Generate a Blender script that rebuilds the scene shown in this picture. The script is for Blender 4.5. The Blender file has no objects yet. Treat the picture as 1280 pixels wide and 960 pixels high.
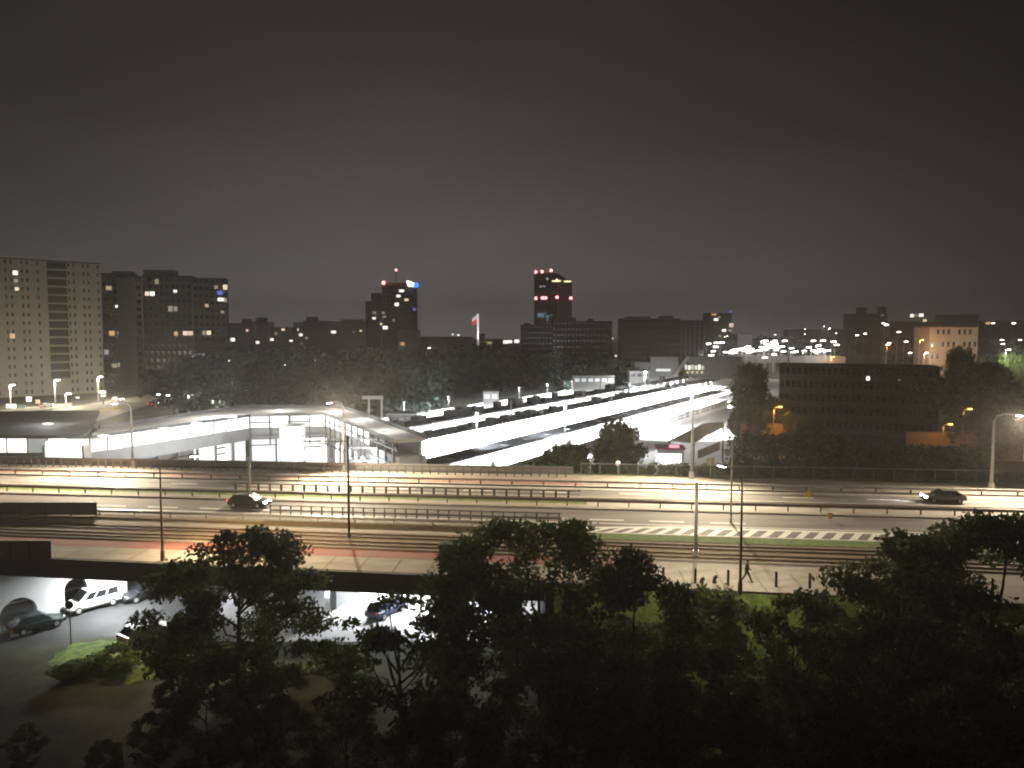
import bpy, math, random
import numpy as np
from mathutils import Vector, Matrix, noise as mnoise
R = math.radians
rnd = random.Random(7)

# ------------------------------------------------------------------ camera
H = 19.5                    # eye height above the viaduct deck (z = 0)
F = 960.0                   # focal length in pixels of a 1280 px wide frame
PITCH = math.atan(65 / 960.0)
GZ = -6.5                   # level of the lower ground and of the station
scn = bpy.context.scene
col = scn.collection
cd = bpy.data.cameras.new('camera'); cam = bpy.data.objects.new('camera', cd); col.objects.link(cam)
cam.location = (0, 0, H); cam.rotation_euler = (R(90) - PITCH, 0, 0)
cd.sensor_width = 36; cd.lens = 36 * F / 1280; cd.clip_start = .5; cd.clip_end = 9000
scn.camera = cam

# ------------------------------------------------------------------ world: night sky over a lit city
w = bpy.data.worlds.new('World'); scn.world = w; w.use_nodes = True
nt = w.node_tree; nt.nodes.clear()
def N(t, **k):
    n = nt.nodes.new(t)
    for a, b in k.items(): setattr(n, a, b)
    return n
def math_(op, a, b=None, c=None):
    n = N('ShaderNodeMath', operation=op)
    for i, v in enumerate((a, b, c)):
        if v is None: continue
        if isinstance(v, (int, float)): n.inputs[i].default_value = v
        else: nt.links.new(v, n.inputs[i])
    return n.outputs[0]
tc = N('ShaderNodeTexCoord'); sep = N('ShaderNodeSeparateXYZ'); nt.links.new(tc.outputs['Generated'], sep.inputs[0])
X_, Y_, Z_ = sep.outputs
zc = math_('MAXIMUM', Z_, 0.0)
hl = math_('SQRT', math_('ADD', math_('ADD', math_('MULTIPLY', X_, X_), math_('MULTIPLY', Y_, Y_)), 1e-4))
AZ0 = R(-7)
dot = math_('DIVIDE', math_('ADD', math_('MULTIPLY', X_, math.sin(AZ0)), math_('MULTIPLY', Y_, math.cos(AZ0))), hl)
glow = math_('ADD', math_('MULTIPLY', math_('EXPONENT', math_('MULTIPLY', math_('SUBTRACT', dot, 1.0), 5.6)), .965), .035)
SKYH = .15
elev = math_('ADD', math_('MULTIPLY', math_('EXPONENT', math_('MULTIPLY', zc, -7.2)), SKYH), .019)
ns = N('ShaderNodeTexNoise'); ns.inputs['Scale'].default_value = 1.7; ns.inputs['Detail'].default_value = 6; ns.inputs['Roughness'].default_value = .6
mp = N('ShaderNodeMapping'); mp.inputs['Scale'].default_value = (1, 1, 3.2)
nt.links.new(tc.outputs['Generated'], mp.inputs[0]); nt.links.new(mp.outputs[0], ns.inputs['Vector'])
cloud = math_('ADD', math_('MULTIPLY', ns.outputs['Fac'], .9), .56)
val = math_('MULTIPLY', math_('MULTIPLY', glow, elev), cloud)
ramp = N('ShaderNodeValToRGB')
ramp.color_ramp.elements[0].color = (1, .965, .95, 1); ramp.color_ramp.elements[1].color = (1.0, .86, .79, 1)
ramp.color_ramp.elements[1].position = .45
nt.links.new(zc, ramp.inputs[0])
bg = N('ShaderNodeBackground'); bg.inputs['Strength'].default_value = 1
vm = N('ShaderNodeVectorMath', operation='SCALE'); nt.links.new(ramp.outputs[0], vm.inputs[0]); nt.links.new(val, vm.inputs['Scale'])
nt.links.new(vm.outputs[0], bg.inputs['Color'])
out = N('ShaderNodeOutputWorld'); nt.links.new(bg.outputs[0], out.inputs['Surface'])

scn.view_settings.view_transform = 'Standard'; scn.view_settings.look = 'None'
scn.view_settings.exposure = 0; scn.view_settings.gamma = 1; scn.view_settings.use_curve_mapping = False
scn.render.engine = 'CYCLES'
scn.cycles.use_denoising = True
scn.cycles.max_bounces = 5; scn.cycles.diffuse_bounces = 2; scn.cycles.glossy_bounces = 2; scn.cycles.transparent_max_bounces = 6
scn.cycles.sample_clamp_indirect = 4
scn.cycles.filter_width = 2.1
scn.cycles.volume_bounces = 0
HAZE = .00036

# ------------------------------------------------------------------ helpers
def ray(px, py):
    x = (px - 640) / F; y = (480 - py) / F
    c, s = math.cos(PITCH), math.sin(PITCH)
    return Vector((x, c + y * s, -s + y * c))
def G(px, py, z=0.0):
    d = ray(px, py); t = (z - H) / d.z
    return Vector((d.x * t, d.y * t, z))
def PD(px, py, Y):
    d = ray(px, py); t = Y / d.y
    return Vector((d.x * t, Y, H + d.z * t))

mats = {}
def mat(name, c, rough=.8, var=.2, scale=1.0, metal=0.0, bump=0.0, spec=.3, detail=5, c2=None, stretch=None):
    if name in mats: return mats[name]
    m = bpy.data.materials.new(name); m.use_nodes = True
    t = m.node_tree; b = t.nodes['Principled BSDF']
    b.inputs['Roughness'].default_value = rough; b.inputs['Metallic'].default_value = metal
    b.inputs['Specular IOR Level'].default_value = spec
    co = t.nodes.new('ShaderNodeTexCoord'); n = t.nodes.new('ShaderNodeTexNoise')
    n.inputs['Scale'].default_value = scale; n.inputs['Detail'].default_value = detail; n.inputs['Roughness'].default_value = .65
    src = co.outputs['Object']
    if stretch:
        mp = t.nodes.new('ShaderNodeMapping'); mp.inputs['Scale'].default_value = stretch
        mp.inputs['Rotation'].default_value = (0, 0, R(7))
        t.links.new(src, mp.inputs[0]); src = mp.outputs[0]
    t.links.new(src, n.inputs['Vector'])
    r = t.nodes.new('ShaderNodeValToRGB')
    lo = [max(0, v * (1 - var)) for v in c]; hi = [min(1, v * (1 + var)) for v in (c2 or c)]
    r.color_ramp.elements[0].position = .3; r.color_ramp.elements[1].position = .7
    r.color_ramp.elements[0].color = (*lo, 1); r.color_ramp.elements[1].color = (*hi, 1)
    t.links.new(n.outputs['Fac'], r.inputs[0]); t.links.new(r.outputs[0], b.inputs['Base Color'])
    if bump:
        bp = t.nodes.new('ShaderNodeBump'); bp.inputs['Strength'].default_value = bump; bp.inputs['Distance'].default_value = .05
        t.links.new(n.outputs['Fac'], bp.inputs['Height']); t.links.new(bp.outputs[0], b.inputs['Normal'])
    mats[name] = m
    return m
def emit(name, c, s, sample=False, base=(.5, .5, .5)):
    if name in mats: return mats[name]
    m = bpy.data.materials.new(name); m.use_nodes = True
    b = m.node_tree.nodes['Principled BSDF']
    b.inputs['Base Color'].default_value = (*base, 1); b.inputs['Roughness'].default_value = .4
    b.inputs['Emission Color'].default_value = (*c, 1); b.inputs['Emission Strength'].default_value = s
    m.cycles.emission_sampling = 'AUTO' if sample else 'NONE'
    mats[name] = m
    return m

def leafy(m):
    t = m.node_tree; b = t.nodes['Principled BSDF']; o = t.nodes['Material Output']
    tr = t.nodes.new('ShaderNodeBsdfTranslucent'); mx = t.nodes.new('ShaderNodeMixShader'); mx.inputs[0].default_value = .27
    src = b.inputs['Base Color'].links[0].from_socket; t.links.new(src, tr.inputs['Color'])
    t.links.new(b.outputs[0], mx.inputs[1]); t.links.new(tr.outputs[0], mx.inputs[2]); t.links.new(mx.outputs[0], o.inputs['Surface'])
class MB:
    def __init__(s): s.v = []; s.f = []
    def add(s, vs, fs):
        n = len(s.v); s.v += [tuple(v) for v in vs]; s.f += [tuple(i + n for i in f) for f in fs]; return s
    def quad(s, a, b, c, d): return s.add([a, b, c, d], [(0, 1, 2, 3)])
    def box(s, c, d, rz=0.0, taper=1.0):
        x, y, z = (q / 2 for q in d); vs = []
        cs, sn = math.cos(rz), math.sin(rz)
        for k, zz in ((1, -z), (taper, z)):
            for (a, b) in ((-x, -y), (x, -y), (x, y), (-x, y)):
                a *= k; b *= k
                vs.append((c[0] + a * cs - b * sn, c[1] + a * sn + b * cs, c[2] + zz))
        return s.add(vs, [(0, 3, 2, 1), (4, 5, 6, 7), (0, 1, 5, 4), (1, 2, 6, 5), (2, 3, 7, 6), (3, 0, 4, 7)])
    def beam(s, p, q, wd, ht, up=(0, 0, 1)):
        p, q = Vector(p), Vector(q); d = (q - p).normalized(); u = Vector(up)
        if abs(d.dot(u)) > .98: u = Vector((1, 0, 0))
        r = d.cross(u).normalized(); u = r.cross(d).normalized()
        vs = []
        for e in (p, q):
            for (a, b) in ((-1, -1), (1, -1), (1, 1), (-1, 1)):
                vs.append(e + r * (a * wd / 2) + u * (b * ht / 2))
        return s.add(vs, [(0, 3, 2, 1), (4, 5, 6, 7), (0, 1, 5, 4), (1, 2, 6, 5), (2, 3, 7, 6), (3, 0, 4, 7)])
    def tube(s, pts, rs, n=8, cap=True):
        pts = [Vector(p) for p in pts]
        if isinstance(rs, (int, float)): rs = [rs] * len(pts)
        vs = []; fs = []
        for i, p in enumerate(pts):
            d = (pts[min(i + 1, len(pts) - 1)] - pts[max(i - 1, 0)]).normalized()
            u = Vector((0, 0, 1)) if abs(d.z) < .95 else Vector((1, 0, 0))
            a = d.cross(u).normalized(); b = a.cross(d).normalized()
            for k in range(n):
                t = 2 * math.pi * k / n
                vs.append(p + (a * math.cos(t) + b * math.sin(t)) * rs[i])
        for i in range(len(pts) - 1):
            for k in range(n):
                k2 = (k + 1) % n
                fs.append((i * n + k, i * n + k2, (i + 1) * n + k2, (i + 1) * n + k))
        if cap:
            fs.append(tuple(range(n))[::-1]); fs.append(tuple((len(pts) - 1) * n + k for k in range(n)))
        return s.add(vs, fs)
    def prism(s, poly, z0, z1):
        n = len(poly)
        vs = [(p[0], p[1], z0) for p in poly] + [(p[0], p[1], z1) for p in poly]
        fs = [tuple(range(n))[::-1], tuple(range(n, 2 * n))] + [(i, (i + 1) % n, n + (i + 1) % n, n + i) for i in range(n)]
        return s.add(vs, fs)
    def extrude(s, prof, axis_pts):
        """profile of (x,z) extruded from y=a to y=b"""
        a, b = axis_pts; n = len(prof)
        vs = [(x, a, z) for x, z in prof] + [(x, b, z) for x, z in prof]
        fs = [tuple(range(n)), tuple(range(n, 2 * n))[::-1]] + [(i, n + i, n + (i + 1) % n, (i + 1) % n) for i in range(n)]
        return s.add(vs, fs)
    def ball(s, c, r, n=8, m=6, sc=(1, 1, 1)):
        vs = []; fs = []
        for i in range(m + 1):
            a = math.pi * i / m
            for k in range(n):
                b = 2 * math.pi * k / n
                vs.append((c[0] + r * sc[0] * math.sin(a) * math.cos(b), c[1] + r * sc[1] * math.sin(a) * math.sin(b), c[2] + r * sc[2] * math.cos(a)))
        for i in range(m):
            for k in range(n):
                fs.append((i * n + k, (i + 1) * n + k, (i + 1) * n + (k + 1) % n, i * n + (k + 1) % n))
        return s.add(vs, fs)
    def build(s, name, m, parent=None, world=False, smooth=False):
        me = bpy.data.meshes.new(name)
        v = s.v
        if parent is not None and world:
            iv = Matrix.Translation(parent.location) @ Matrix.Rotation(parent.rotation_euler.z, 4, 'Z')
            iv = iv.inverted(); v = [tuple(iv @ Vector(p)) for p in v]
        me.from_pydata(v, [], s.f); me.validate(); me.materials.append(m)
        if smooth: me.polygons.foreach_set('use_smooth', [True] * len(me.polygons))
        o = bpy.data.objects.new(name, me); col.objects.link(o)
        if parent is not None: o.parent = parent
        return o
def thing(name, label, cat, loc=(0, 0, 0), rz=0.0, group=None):
    o = bpy.data.objects.new(name, None); col.objects.link(o); o.location = loc; o.rotation_euler = (0, 0, rz)
    o.empty_display_size = .2
    o['label'] = label; o['category'] = cat
    if group: o['group'] = group
    return o
def tag(o, label, cat, group=None):
    o['label'] = label; o['category'] = cat
    if group: o['group'] = group
    return o
def struct(o): o['kind'] = 'structure'; return o
def stuff(o): o['kind'] = 'stuff'; return o
kids = {}
def children(o): return [c for c in col.objects if c.parent == o]
def dup(root, loc, rz=None, label=None, group=None, scale=None):
    if root.name not in kids: kids[root.name] = [(c, children(c)) for c in children(root)]
    r = root.copy(); col.objects.link(r); r.location = loc
    if rz is not None: r.rotation_euler = (0, 0, rz)
    if label: r['label'] = label
    if group: r['group'] = group
    if scale: r.scale = scale if hasattr(scale, '__len__') else (scale,) * 3
    for c, gs in kids[root.name]:
        k = c.copy(); col.objects.link(k); k.parent = r
        for g in gs:
            q = g.copy(); col.objects.link(q); q.parent = k
    return r
def lamp(kind, loc, power, c=(1, .9, .75), size=.3, target=None, spot=150, blend=.4, size_y=None, rz=0, parent=None):
    l = bpy.data.lights.new('lamp_light', kind); l.energy = power; l.color = c
    o = bpy.data.objects.new('lamp_light', l); col.objects.link(o); o.location = loc
    if kind == 'SPOT': l.spot_size = R(spot); l.spot_blend = blend; l.shadow_soft_size = size
    elif kind == 'POINT': l.shadow_soft_size = size
    elif kind == 'AREA':
        l.size = size
        if size_y: l.shape = 'RECTANGLE'; l.size_y = size_y
        o.rotation_euler = (0, 0, rz)
    if target is not None:
        o.rotation_euler = (Vector(target) - Vector(loc)).to_track_quat('-Z', 'Y').to_euler()
    return o
WARM = (1, .83, .58); COOL = (.93, .97, 1.0); SOD = (1, .45, .08)

# ------------------------------------------------------------------ materials
M = dict(
    asphalt=mat('asphalt', (.150, .138, .128), .8, .3, .45, bump=.1, stretch=(.1, 1.3, 1), detail=8),
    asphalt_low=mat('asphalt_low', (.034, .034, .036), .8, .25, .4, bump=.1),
    paving=mat('pale_paving', (.31, .28, .235), .85, .24, .7, stretch=(.5, 1, 1)),
    concrete=mat('concrete', (.33, .31, .275), .85, .16, .5),
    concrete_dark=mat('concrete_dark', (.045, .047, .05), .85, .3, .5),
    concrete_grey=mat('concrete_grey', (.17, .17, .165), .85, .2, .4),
    forecourt=mat('forecourt_concrete', (.56, .56, .55), .8, .12, .3),
    red=mat('red_cycle_asphalt', (.27, .10, .075), .85, .15, .8, stretch=(.2, 1, 1)),
    redpave=mat('reddish_paving', (.36, .21, .165), .85, .15, .8),
    white=mat('white_road_paint', (.75, .74, .7), .7, .12, 2.0),
    grass=mat('grass', (.06, .11, .018), .95, .45, 1.6, bump=.4, c2=(.12, .17, .035)),
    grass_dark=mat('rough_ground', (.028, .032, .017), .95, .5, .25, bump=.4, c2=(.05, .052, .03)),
    ballast=mat('tram_ballast', (.20, .145, .085), .95, .35, 2.2, bump=.4, stretch=(.3, 1.3, 1)),
    rail=mat('rail_steel', (.075, .05, .035), .7, .2, 3, metal=.0),
    steel=mat('galvanised_steel', (.38, .38, .37), .5, .12, 3, metal=.4),
    rail_grey=mat('railing_grey', (.13, .13, .12), .6, .2, 3), dark_steel=mat('dark_steel', (.035, .036, .04), .5, .2, 3, metal=.3),
    brown_steel=mat('brown_painted_steel', (.12, .09, .07), .6, .2, 3),
    leaf=mat('leaves', (.034, .055, .024), .75, .4, .5, c2=(.072, .105, .042), spec=.2),
    leaf_b=mat('leaves_bright', (.05, .09, .014), .75, .4, .6, c2=(.10, .14, .03), spec=.2),
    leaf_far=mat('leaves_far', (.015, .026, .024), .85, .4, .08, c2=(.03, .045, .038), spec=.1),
    bark=mat('bark', (.045, .036, .028), .9, .3, 2),
    roof_slate=mat('slate_roof', (.075, .082, .09), .8, .2, .2),
    recess_shade=mat('recess_shade_grey', (.07, .07, .06), .8, .2, .3), window_grey=mat('window_grey_glass', (.06, .058, .05), .4, .3, .4),
    recess_dark=mat('unlit_office_glass', (.02, .018, .017), .6, .3, .4),
    spandrel=mat('spandrel_grey', (.26, .26, .255), .8, .12, .4), arcade_wall=mat('arcade_wall', (.15, .14, .13), .85, .15, .4),
    roof_dark=mat('canopy_roof', (.028, .031, .036), .8, .25, .25),
    roof_grey=mat('concourse_roof', (.36, .355, .345), .7, .14, .25),
    white_paint=mat('white_panel', (.72, .72, .71), .6, .06, 1),
    pier=mat('pale_pier_concrete', (.50, .51, .52), .8, .07, .7),
    glass_dark=mat('dark_window_glass', (.012, .013, .016), .2, .3, 1, spec=.5),
    panel_dark=mat('dark_panel', (.05, .055, .05), .5, .25, .8),
    tyre=mat('tyre_rubber', (.015, .015, .015), .8, .2, 4),
    skin=mat('skin', (.36, .22, .16), .6, .08, 6),
    cloth=mat('dark_cloth', (.014, .015, .018), .9, .25, 8),
    hair=mat('dark_hair', (.015, .012, .01), .8, .2, 10),
    yellow=mat('yellow_sign_face', (.75, .50, .06), .5, .08, 3),
    redpaint=mat('red_paint', (.5, .03, .03), .5, .1, 3),
    pink=mat('pinkish_fascia', (.55, .14, .2), .5, .1, 3),
    beige=mat('beige_render', (.46, .42, .33), .9, .1, .12),
    block_dark=mat('dark_block_wall', (.10, .10, .095), .9, .16, .1),
    block_pale=mat('pale_stair_wall', (.22, .22, .21), .9, .1, .1),
    brown_wall=mat('brown_render', (.36, .25, .16), .9, .1, .2),
    far_wall=mat('far_wall', (.17, .165, .165), .9, .12, .03),
    far_dark=mat('far_dark_wall', (.055, .058, .065), .9, .2, .04),
    tower_glass=mat('tower_glass', (.04, .05, .10), .3, .25, .05, spec=.5),
    office_dark=mat('office_wall', (.046, .038, .033), .9, .2, .1),
)
leafy(M['leaf']); leafy(M['leaf_b'])
E = dict(
    warm=emit('window_warm', (1, .80, .55), 1.0), white=emit('window_white', (1, .97, .9), 1.5), dim=emit('window_dim', (1, .85, .65), .28),
    orange=emit('window_orange', (1, .55, .22), .7), pink=emit('window_pink', (1, .72, .6), .8), blue=emit('window_blue', (.15, .2, 1), .6),
    yellow=emit('window_yellow', (1, .85, .4), .45), pale=emit('window_pale', (.9, .95, 1), .35),
    beacon=emit('red_beacon', (1, .16, .16), 14), lampwhite=emit('lamp_white', (1, .97, .9), 40), lampfar=emit('lamp_far', (1, .97, .92), 16),
    lampwarm=emit('lamp_warm', (1, .8, .5), 16), lampsod=emit('lamp_sodium', (1, .45, .1), 14), tube=emit('fluorescent_tube', (.95, .98, 1), 12),
    glaze=emit('lit_glazing', (1, .99, .97), 1.7), glaze2=emit('lit_glazing_soft', (.95, .97, 1), .72), glaze3=emit('lit_glazing_grey', (.85, .92, .9), .3),
    head=emit('headlight_lit', (.88, .95, 1), 30), tail=emit('taillight_lit', (1, .05, .04), 6), signblue=emit('sign_blue', (.03, .22, 1), 2.2), signwhite=emit('sign_white', (1, .93, .8), 3),
    strip=emit('roof_strip_light', (1, .8, .45), 2.5), tealight=emit('teal_light', (.3, .6, .7), .35),
)

# ------------------------------------------------------------------ road geometry
def row(py, X):
    """world point of the road line that crosses the frame's centre column at pixel row py"""
    Y0 = G(640, py, 0).y; t = (py - 592) / (726 - 592)
    return Vector((X, Y0 + (-.106 - .031 * t) * X, 0))
XL, XR = -150.0, 140.0
SPLIT = 3.2            # where the bridge ends and the embankment begins
def strip(name, p0, p1, x0, x1, m, z, kind='structure', th=0.0):
    b = MB(); n = max(2, int((x1 - x0) / 12)); 
    for i in range(n):
        a = x0 + (x1 - x0) * i / n; c = x0 + (x1 - x0) * (i + 1) / n
        q = [row(p1, a), row(p1, c), row(p0, c), row(p0, a)]
        if th == 0: b.quad(*[(v.x, v.y, z) for v in q])
        else: b.prism([(v.x, v.y) for v in q], z - th, z)
    o = b.build(name, m); o['kind'] = kind
    return o

# lower ground, one sheet to the horizon
GB = (-2600, 2600, -160, 3000)
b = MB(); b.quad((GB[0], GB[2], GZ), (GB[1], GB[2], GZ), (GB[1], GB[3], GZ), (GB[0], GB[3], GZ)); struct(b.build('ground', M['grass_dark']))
# night air: one box of thin haze round everything
hm = bpy.data.materials.new('night_haze'); hm.use_nodes = True; ht = hm.node_tree; ht.nodes.clear()
pv = ht.nodes.new('ShaderNodeVolumePrincipled'); ho = ht.nodes.new('ShaderNodeOutputMaterial'); ht.links.new(pv.outputs[0], ho.inputs['Volume'])
pv.inputs['Color'].default_value = (.9, .9, .92, 1); pv.inputs['Density'].default_value = HAZE; pv.inputs['Anisotropy'].default_value = .55
b = MB(); b.box((0, (GB[2] + GB[3]) / 2, 60), (GB[1] - GB[0] + 40, GB[3] - GB[2] + 40, 136)); hz = b.build('haze', hm); hz['kind'] = 'stuff'
# lower street and yard under and beside the viaduct
def sheet(name, pts, m, z): 
    b = MB(); b.add([(p[0], p[1], z) for p in pts], [tuple(range(len(pts)))]); return struct(b.build(name, m))
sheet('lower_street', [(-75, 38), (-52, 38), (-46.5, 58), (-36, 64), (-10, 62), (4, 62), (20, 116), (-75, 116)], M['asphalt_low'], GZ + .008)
sheet('under_bridge_yard', [(-28, 63), (4, 63), (4, 112), (-28, 112)], M['forecourt'], GZ + .014)
b = MB(); 
b.beam((-64, 54, GZ + .07), (-38.2, 83, GZ + .07), .3, .14); struct(b.build('kerb', M['concrete']))
b = MB(); b.prism([(-66, 55.2), (-40, 84.5), (-43, 87), (-69, 57.5)], GZ + .004, GZ + .13); struct(b.build('pavement', M['concrete_grey']))
_al = lambda Y0, s: (.497 * s, Y0 + .868 * s)
sheet('station_forecourt', [(-120, 113), (14, 118), (60, 150), (98, 236), (150, 420), _al(292, 205), _al(292, -40), _al(240, -70), (-60, 165), (-120, 150)], M['forecourt'], GZ + .008)

# embankment carrying the road on the right
en = lambda X: row(726, X).y; ef = lambda X: row(592, X).y
b = MB()
xs = [SPLIT + i * (XR - SPLIT) / 14 for i in range(15)]
for i in range(14):
    a, c = xs[i], xs[i + 1]
    b.quad((a, en(a) - 12, GZ - .1), (c, en(c) - 12, GZ - .1), (c, en(c), -.15), (a, en(a), -.15))
    b.quad((a, en(a), -.15), (c, en(c), -.15), (c, ef(c) + 2, -.15), (a, ef(a) + 2, -.15))
    b.quad((a, ef(a) + 2, -.15), (c, ef(c) + 2, -.15), (c, ef(c) + 13, GZ - .1), (a, ef(a) + 13, GZ - .1))
struct(b.build('embankment', M['grass']))
b = MB(); a = SPLIT
b.prism([(a - .6, en(a) - .4), (a, en(a) - .4), (a, ef(a) + 1), (a - .6, ef(a) + 1)], GZ, -.62)
b.prism([(a - .6, en(a) - 9), (a, en(a) - 10), (a, en(a) - .42), (a - .6, en(a) - .42)], GZ, -3.0)
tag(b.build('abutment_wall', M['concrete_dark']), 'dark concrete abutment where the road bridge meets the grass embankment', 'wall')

# the viaduct: deck, edge beam, piers
via = thing('road_bridge', 'long dark concrete road bridge over the white lower yard', 'bridge', (0, 85, 0))
b = MB()
n = 12
for i in range(n):
    a = XL + (SPLIT - XL) * i / n; c = XL + (SPLIT - XL) * (i + 1) / n
    b.prism([(a, en(a) + .5), (c, en(c) + .5), (c, ef(c) - .3), (a, ef(a) - .3)], -.62, -.02)
b.build('deck', M['concrete_grey'], via, True)
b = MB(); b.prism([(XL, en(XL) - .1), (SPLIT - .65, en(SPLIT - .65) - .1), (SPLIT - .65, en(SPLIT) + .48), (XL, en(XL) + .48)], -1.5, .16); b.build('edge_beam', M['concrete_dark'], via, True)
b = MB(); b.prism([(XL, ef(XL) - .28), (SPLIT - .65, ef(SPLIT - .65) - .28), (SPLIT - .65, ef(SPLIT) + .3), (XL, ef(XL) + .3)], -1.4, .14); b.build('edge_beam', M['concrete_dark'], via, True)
b = MB()
for k in range(1, 7):
    t = k / 7
    f_ = lambda X: en(X) + (ef(X) - en(X)) * t
    b.prism([(XL, f_(XL)), (SPLIT - .7, f_(SPLIT)), (SPLIT - .7, f_(SPLIT) + .6), (XL, f_(XL) + .6)], -1.35, -.625)
b.build('girder', M['concrete_grey'], via, True)

DV = Vector((.497, .868, 0)); PV = Vector((.868, -.497, 0))     # along and across the tracks
def arch_wall(parent, L, h, th, holes):
    """wall along local x (0..L) with round-headed openings (x0, width, height)"""
    b = MB()
    xs = sorted(holes); cur = 0
    def block(x0, x1, z0, z1): b.box(((x0 + x1) / 2, 0, (z0 + z1) / 2), (x1 - x0, th, z1 - z0))
    for (hx, hw, hh) in xs:
        block(cur, hx, 0, h); cur = hx + hw
        r = hw / 2; n = 14; prev = (hx, hh - r)
        for k in range(1, n + 1):
            a = math.pi - math.pi * k / n
            p = (hx + r + r * math.cos(a), hh - r + r * math.sin(a))
            y = th / 2
            b.add([(prev[0], -y, prev[1]), (p[0], -y, p[1]), (p[0], -y, h), (prev[0], -y, h), (prev[0], y, prev[1]), (p[0], y, p[1]), (p[0], y, h), (prev[0], y, h)],
                  [(0, 1, 2, 3), (7, 6, 5, 4), (0, 4, 5, 1), (2, 6, 7, 3)])
            prev = p
    block(cur, L, 0, h)
    return b.build('wall', M['pier'], parent)
AV = math.atan2(DV.y, DV.x)
pier_base = None
def pier(x, y, label, L=10, holes=((.9, 2.0, 2.7), (5.4, 2.2, 2.9)), rz=AV):
    t = thing('bridge_pier', label, 'bridge pier', (x, y, GZ), rz, 'piers under the road bridge')
    arch_wall(t, L, 5.1, .7, holes)
    return t
p0 = G(-6, 790, GZ); p1 = G(157, 747, GZ); vv = p1 - p0
pier(p0.x, p0.y, 'pale wall-like bridge pier with two arched openings behind the white parked van', vv.length, ((.25, 3.0, 2.6), (5.5, 2.0, 3.25)), math.atan2(vv.y, vv.x))
q0 = G(368, 792, GZ); q1 = G(449, 741, GZ); vv2 = q1 - q0
pier(q0.x, q0.y, 'brightly lit white bridge pier with one arched opening above the yard', vv2.length, ((4.2, 2.0, 2.95),), math.atan2(vv2.y, vv2.x))
e = Vector((q1.x, q1.y, 0))
for k, lab in ((1, 'white bridge pier half hidden behind the brightly lit pier'), (2, 'white bridge pier deepest under the deck beyond the lit yard')):
    s = e + DV * (4 + (k - 1) * 13); pier(s.x, s.y, lab, 9)
e = Vector((p1.x, p1.y, 0)) + PV * 3
pier(e.x + 3, e.y + 4, 'shaded bridge pier behind the dark parked cars', 9)

# carriageways, median, tramway, paths
strip('roadbed', 592, 726, XL, XR, M['paving'], 0.0)
strip('cycle_path', 597.5, 606, XL, 9, M['redpave'], .006)
strip('far_pavement', 597.5, 606, 9, XR, M['paving'], .006)
strip('carriageway', 608.5, 620, XL, XR, M['asphalt'], .006)
strip('median_grass', 622, 628, XL, 8.5, M['grass'], .05)
strip('median_paving', 622, 633, 8.6, XR, M['concrete'], .03)
strip('median_paving', 628.3, 632.6, XL, 8.4, M['paving'], .04)
strip('carriageway', 635, 651.5, XL, XR, M['asphalt'], .006)
strip('verge', 652, 659.5, XL, 3, M['paving'], .05)
strip('carriageway', 651.7, 663, 3.1, XR, M['asphalt'], .006)
strip('verge_grass', 663.3, 671, 3.1, XR, M['grass'], .06)
strip('verge', 660, 667, XL, 3, mat('sandy_verge', (.24, .175, .085), .95, .25, 1.2), .03)
strip('tram_bed', 671.3, 692.5, XL, XR, M['ballast'], .025)
strip('cycle_path', 693, 704, XL, 12.0, M['red'], .006)
strip('kerb', 634, 634.8, XL, XR, M['concrete'], .14, th=.13)
strip('kerb', 620.2, 621.2, XL, XR, M['concrete'], .14, th=.13)
strip('kerb', 692.6, 693.4, XL, XR, M['concrete'], .12, th=.11)
strip('kerb', 606.2, 607.4, XL, XR, M['concrete'], .14, th=.13)

def dashes(py, x0, x1, L, gap, wd=.35):
    b = MB(); x = x0
    while x < x1:
        a, c = row(py, x), row(py, x + L)
        b.quad((a.x, a.y - wd / 2, .012), (c.x, c.y - wd / 2, .012), (c.x, c.y + wd / 2, .012), (a.x, a.y + wd / 2, .012))
        x += L + gap
    return b
struct(dashes(646.5, -120, 24, 3.5, 2.6).build('lane_marking', M['white']))
struct(dashes(614, -120, 130, 3.5, 6, .25).build('lane_marking', M['white']))
struct(dashes(609.2, -140, 135, 300, 1, .2).build('edge_line', M['white']))
struct(dashes(650.9, -140, 3, 200, 1, .25).build('edge_line', M['white']))
# hatched zone between two white lines
b = MB(); hx0 = 2
pts = [(4 + i, 653.3 if 4 + i > 16 else 653.3 + (16 - 4 - i) * .42) for i in range(0, 130, 4)]
for (xa, pa), (xb, pb) in zip(pts, pts[1:]):
    a, c = row(pa, xa), row(pb, xb)
    b.quad((a.x, a.y - .32, .013), (c.x, c.y - .32, .013), (c.x, c.y + .32, .013), (a.x, a.y + .32, .013))
a, c = row(662.2, 4), row(662.2, 130)
b.quad((a.x, a.y - .12, .013), (c.x, c.y - .12, .013), (c.x, c.y + .12, .013), (a.x, a.y + .12, .013))
x = 4.5
while x < 128:
    top = 653.6 if x > 16 else 653.6 + (16 - x) * .42
    a, c = row(661.7, x), row(top, x + 1.7)
    b.quad((a.x - .38, a.y, .014), (a.x + .38, a.y, .014), (c.x + .38, c.y, .014), (c.x - .38, c.y, .014))
    x += 1.62
struct(b.build('hatched_marking', M['white']))

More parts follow.
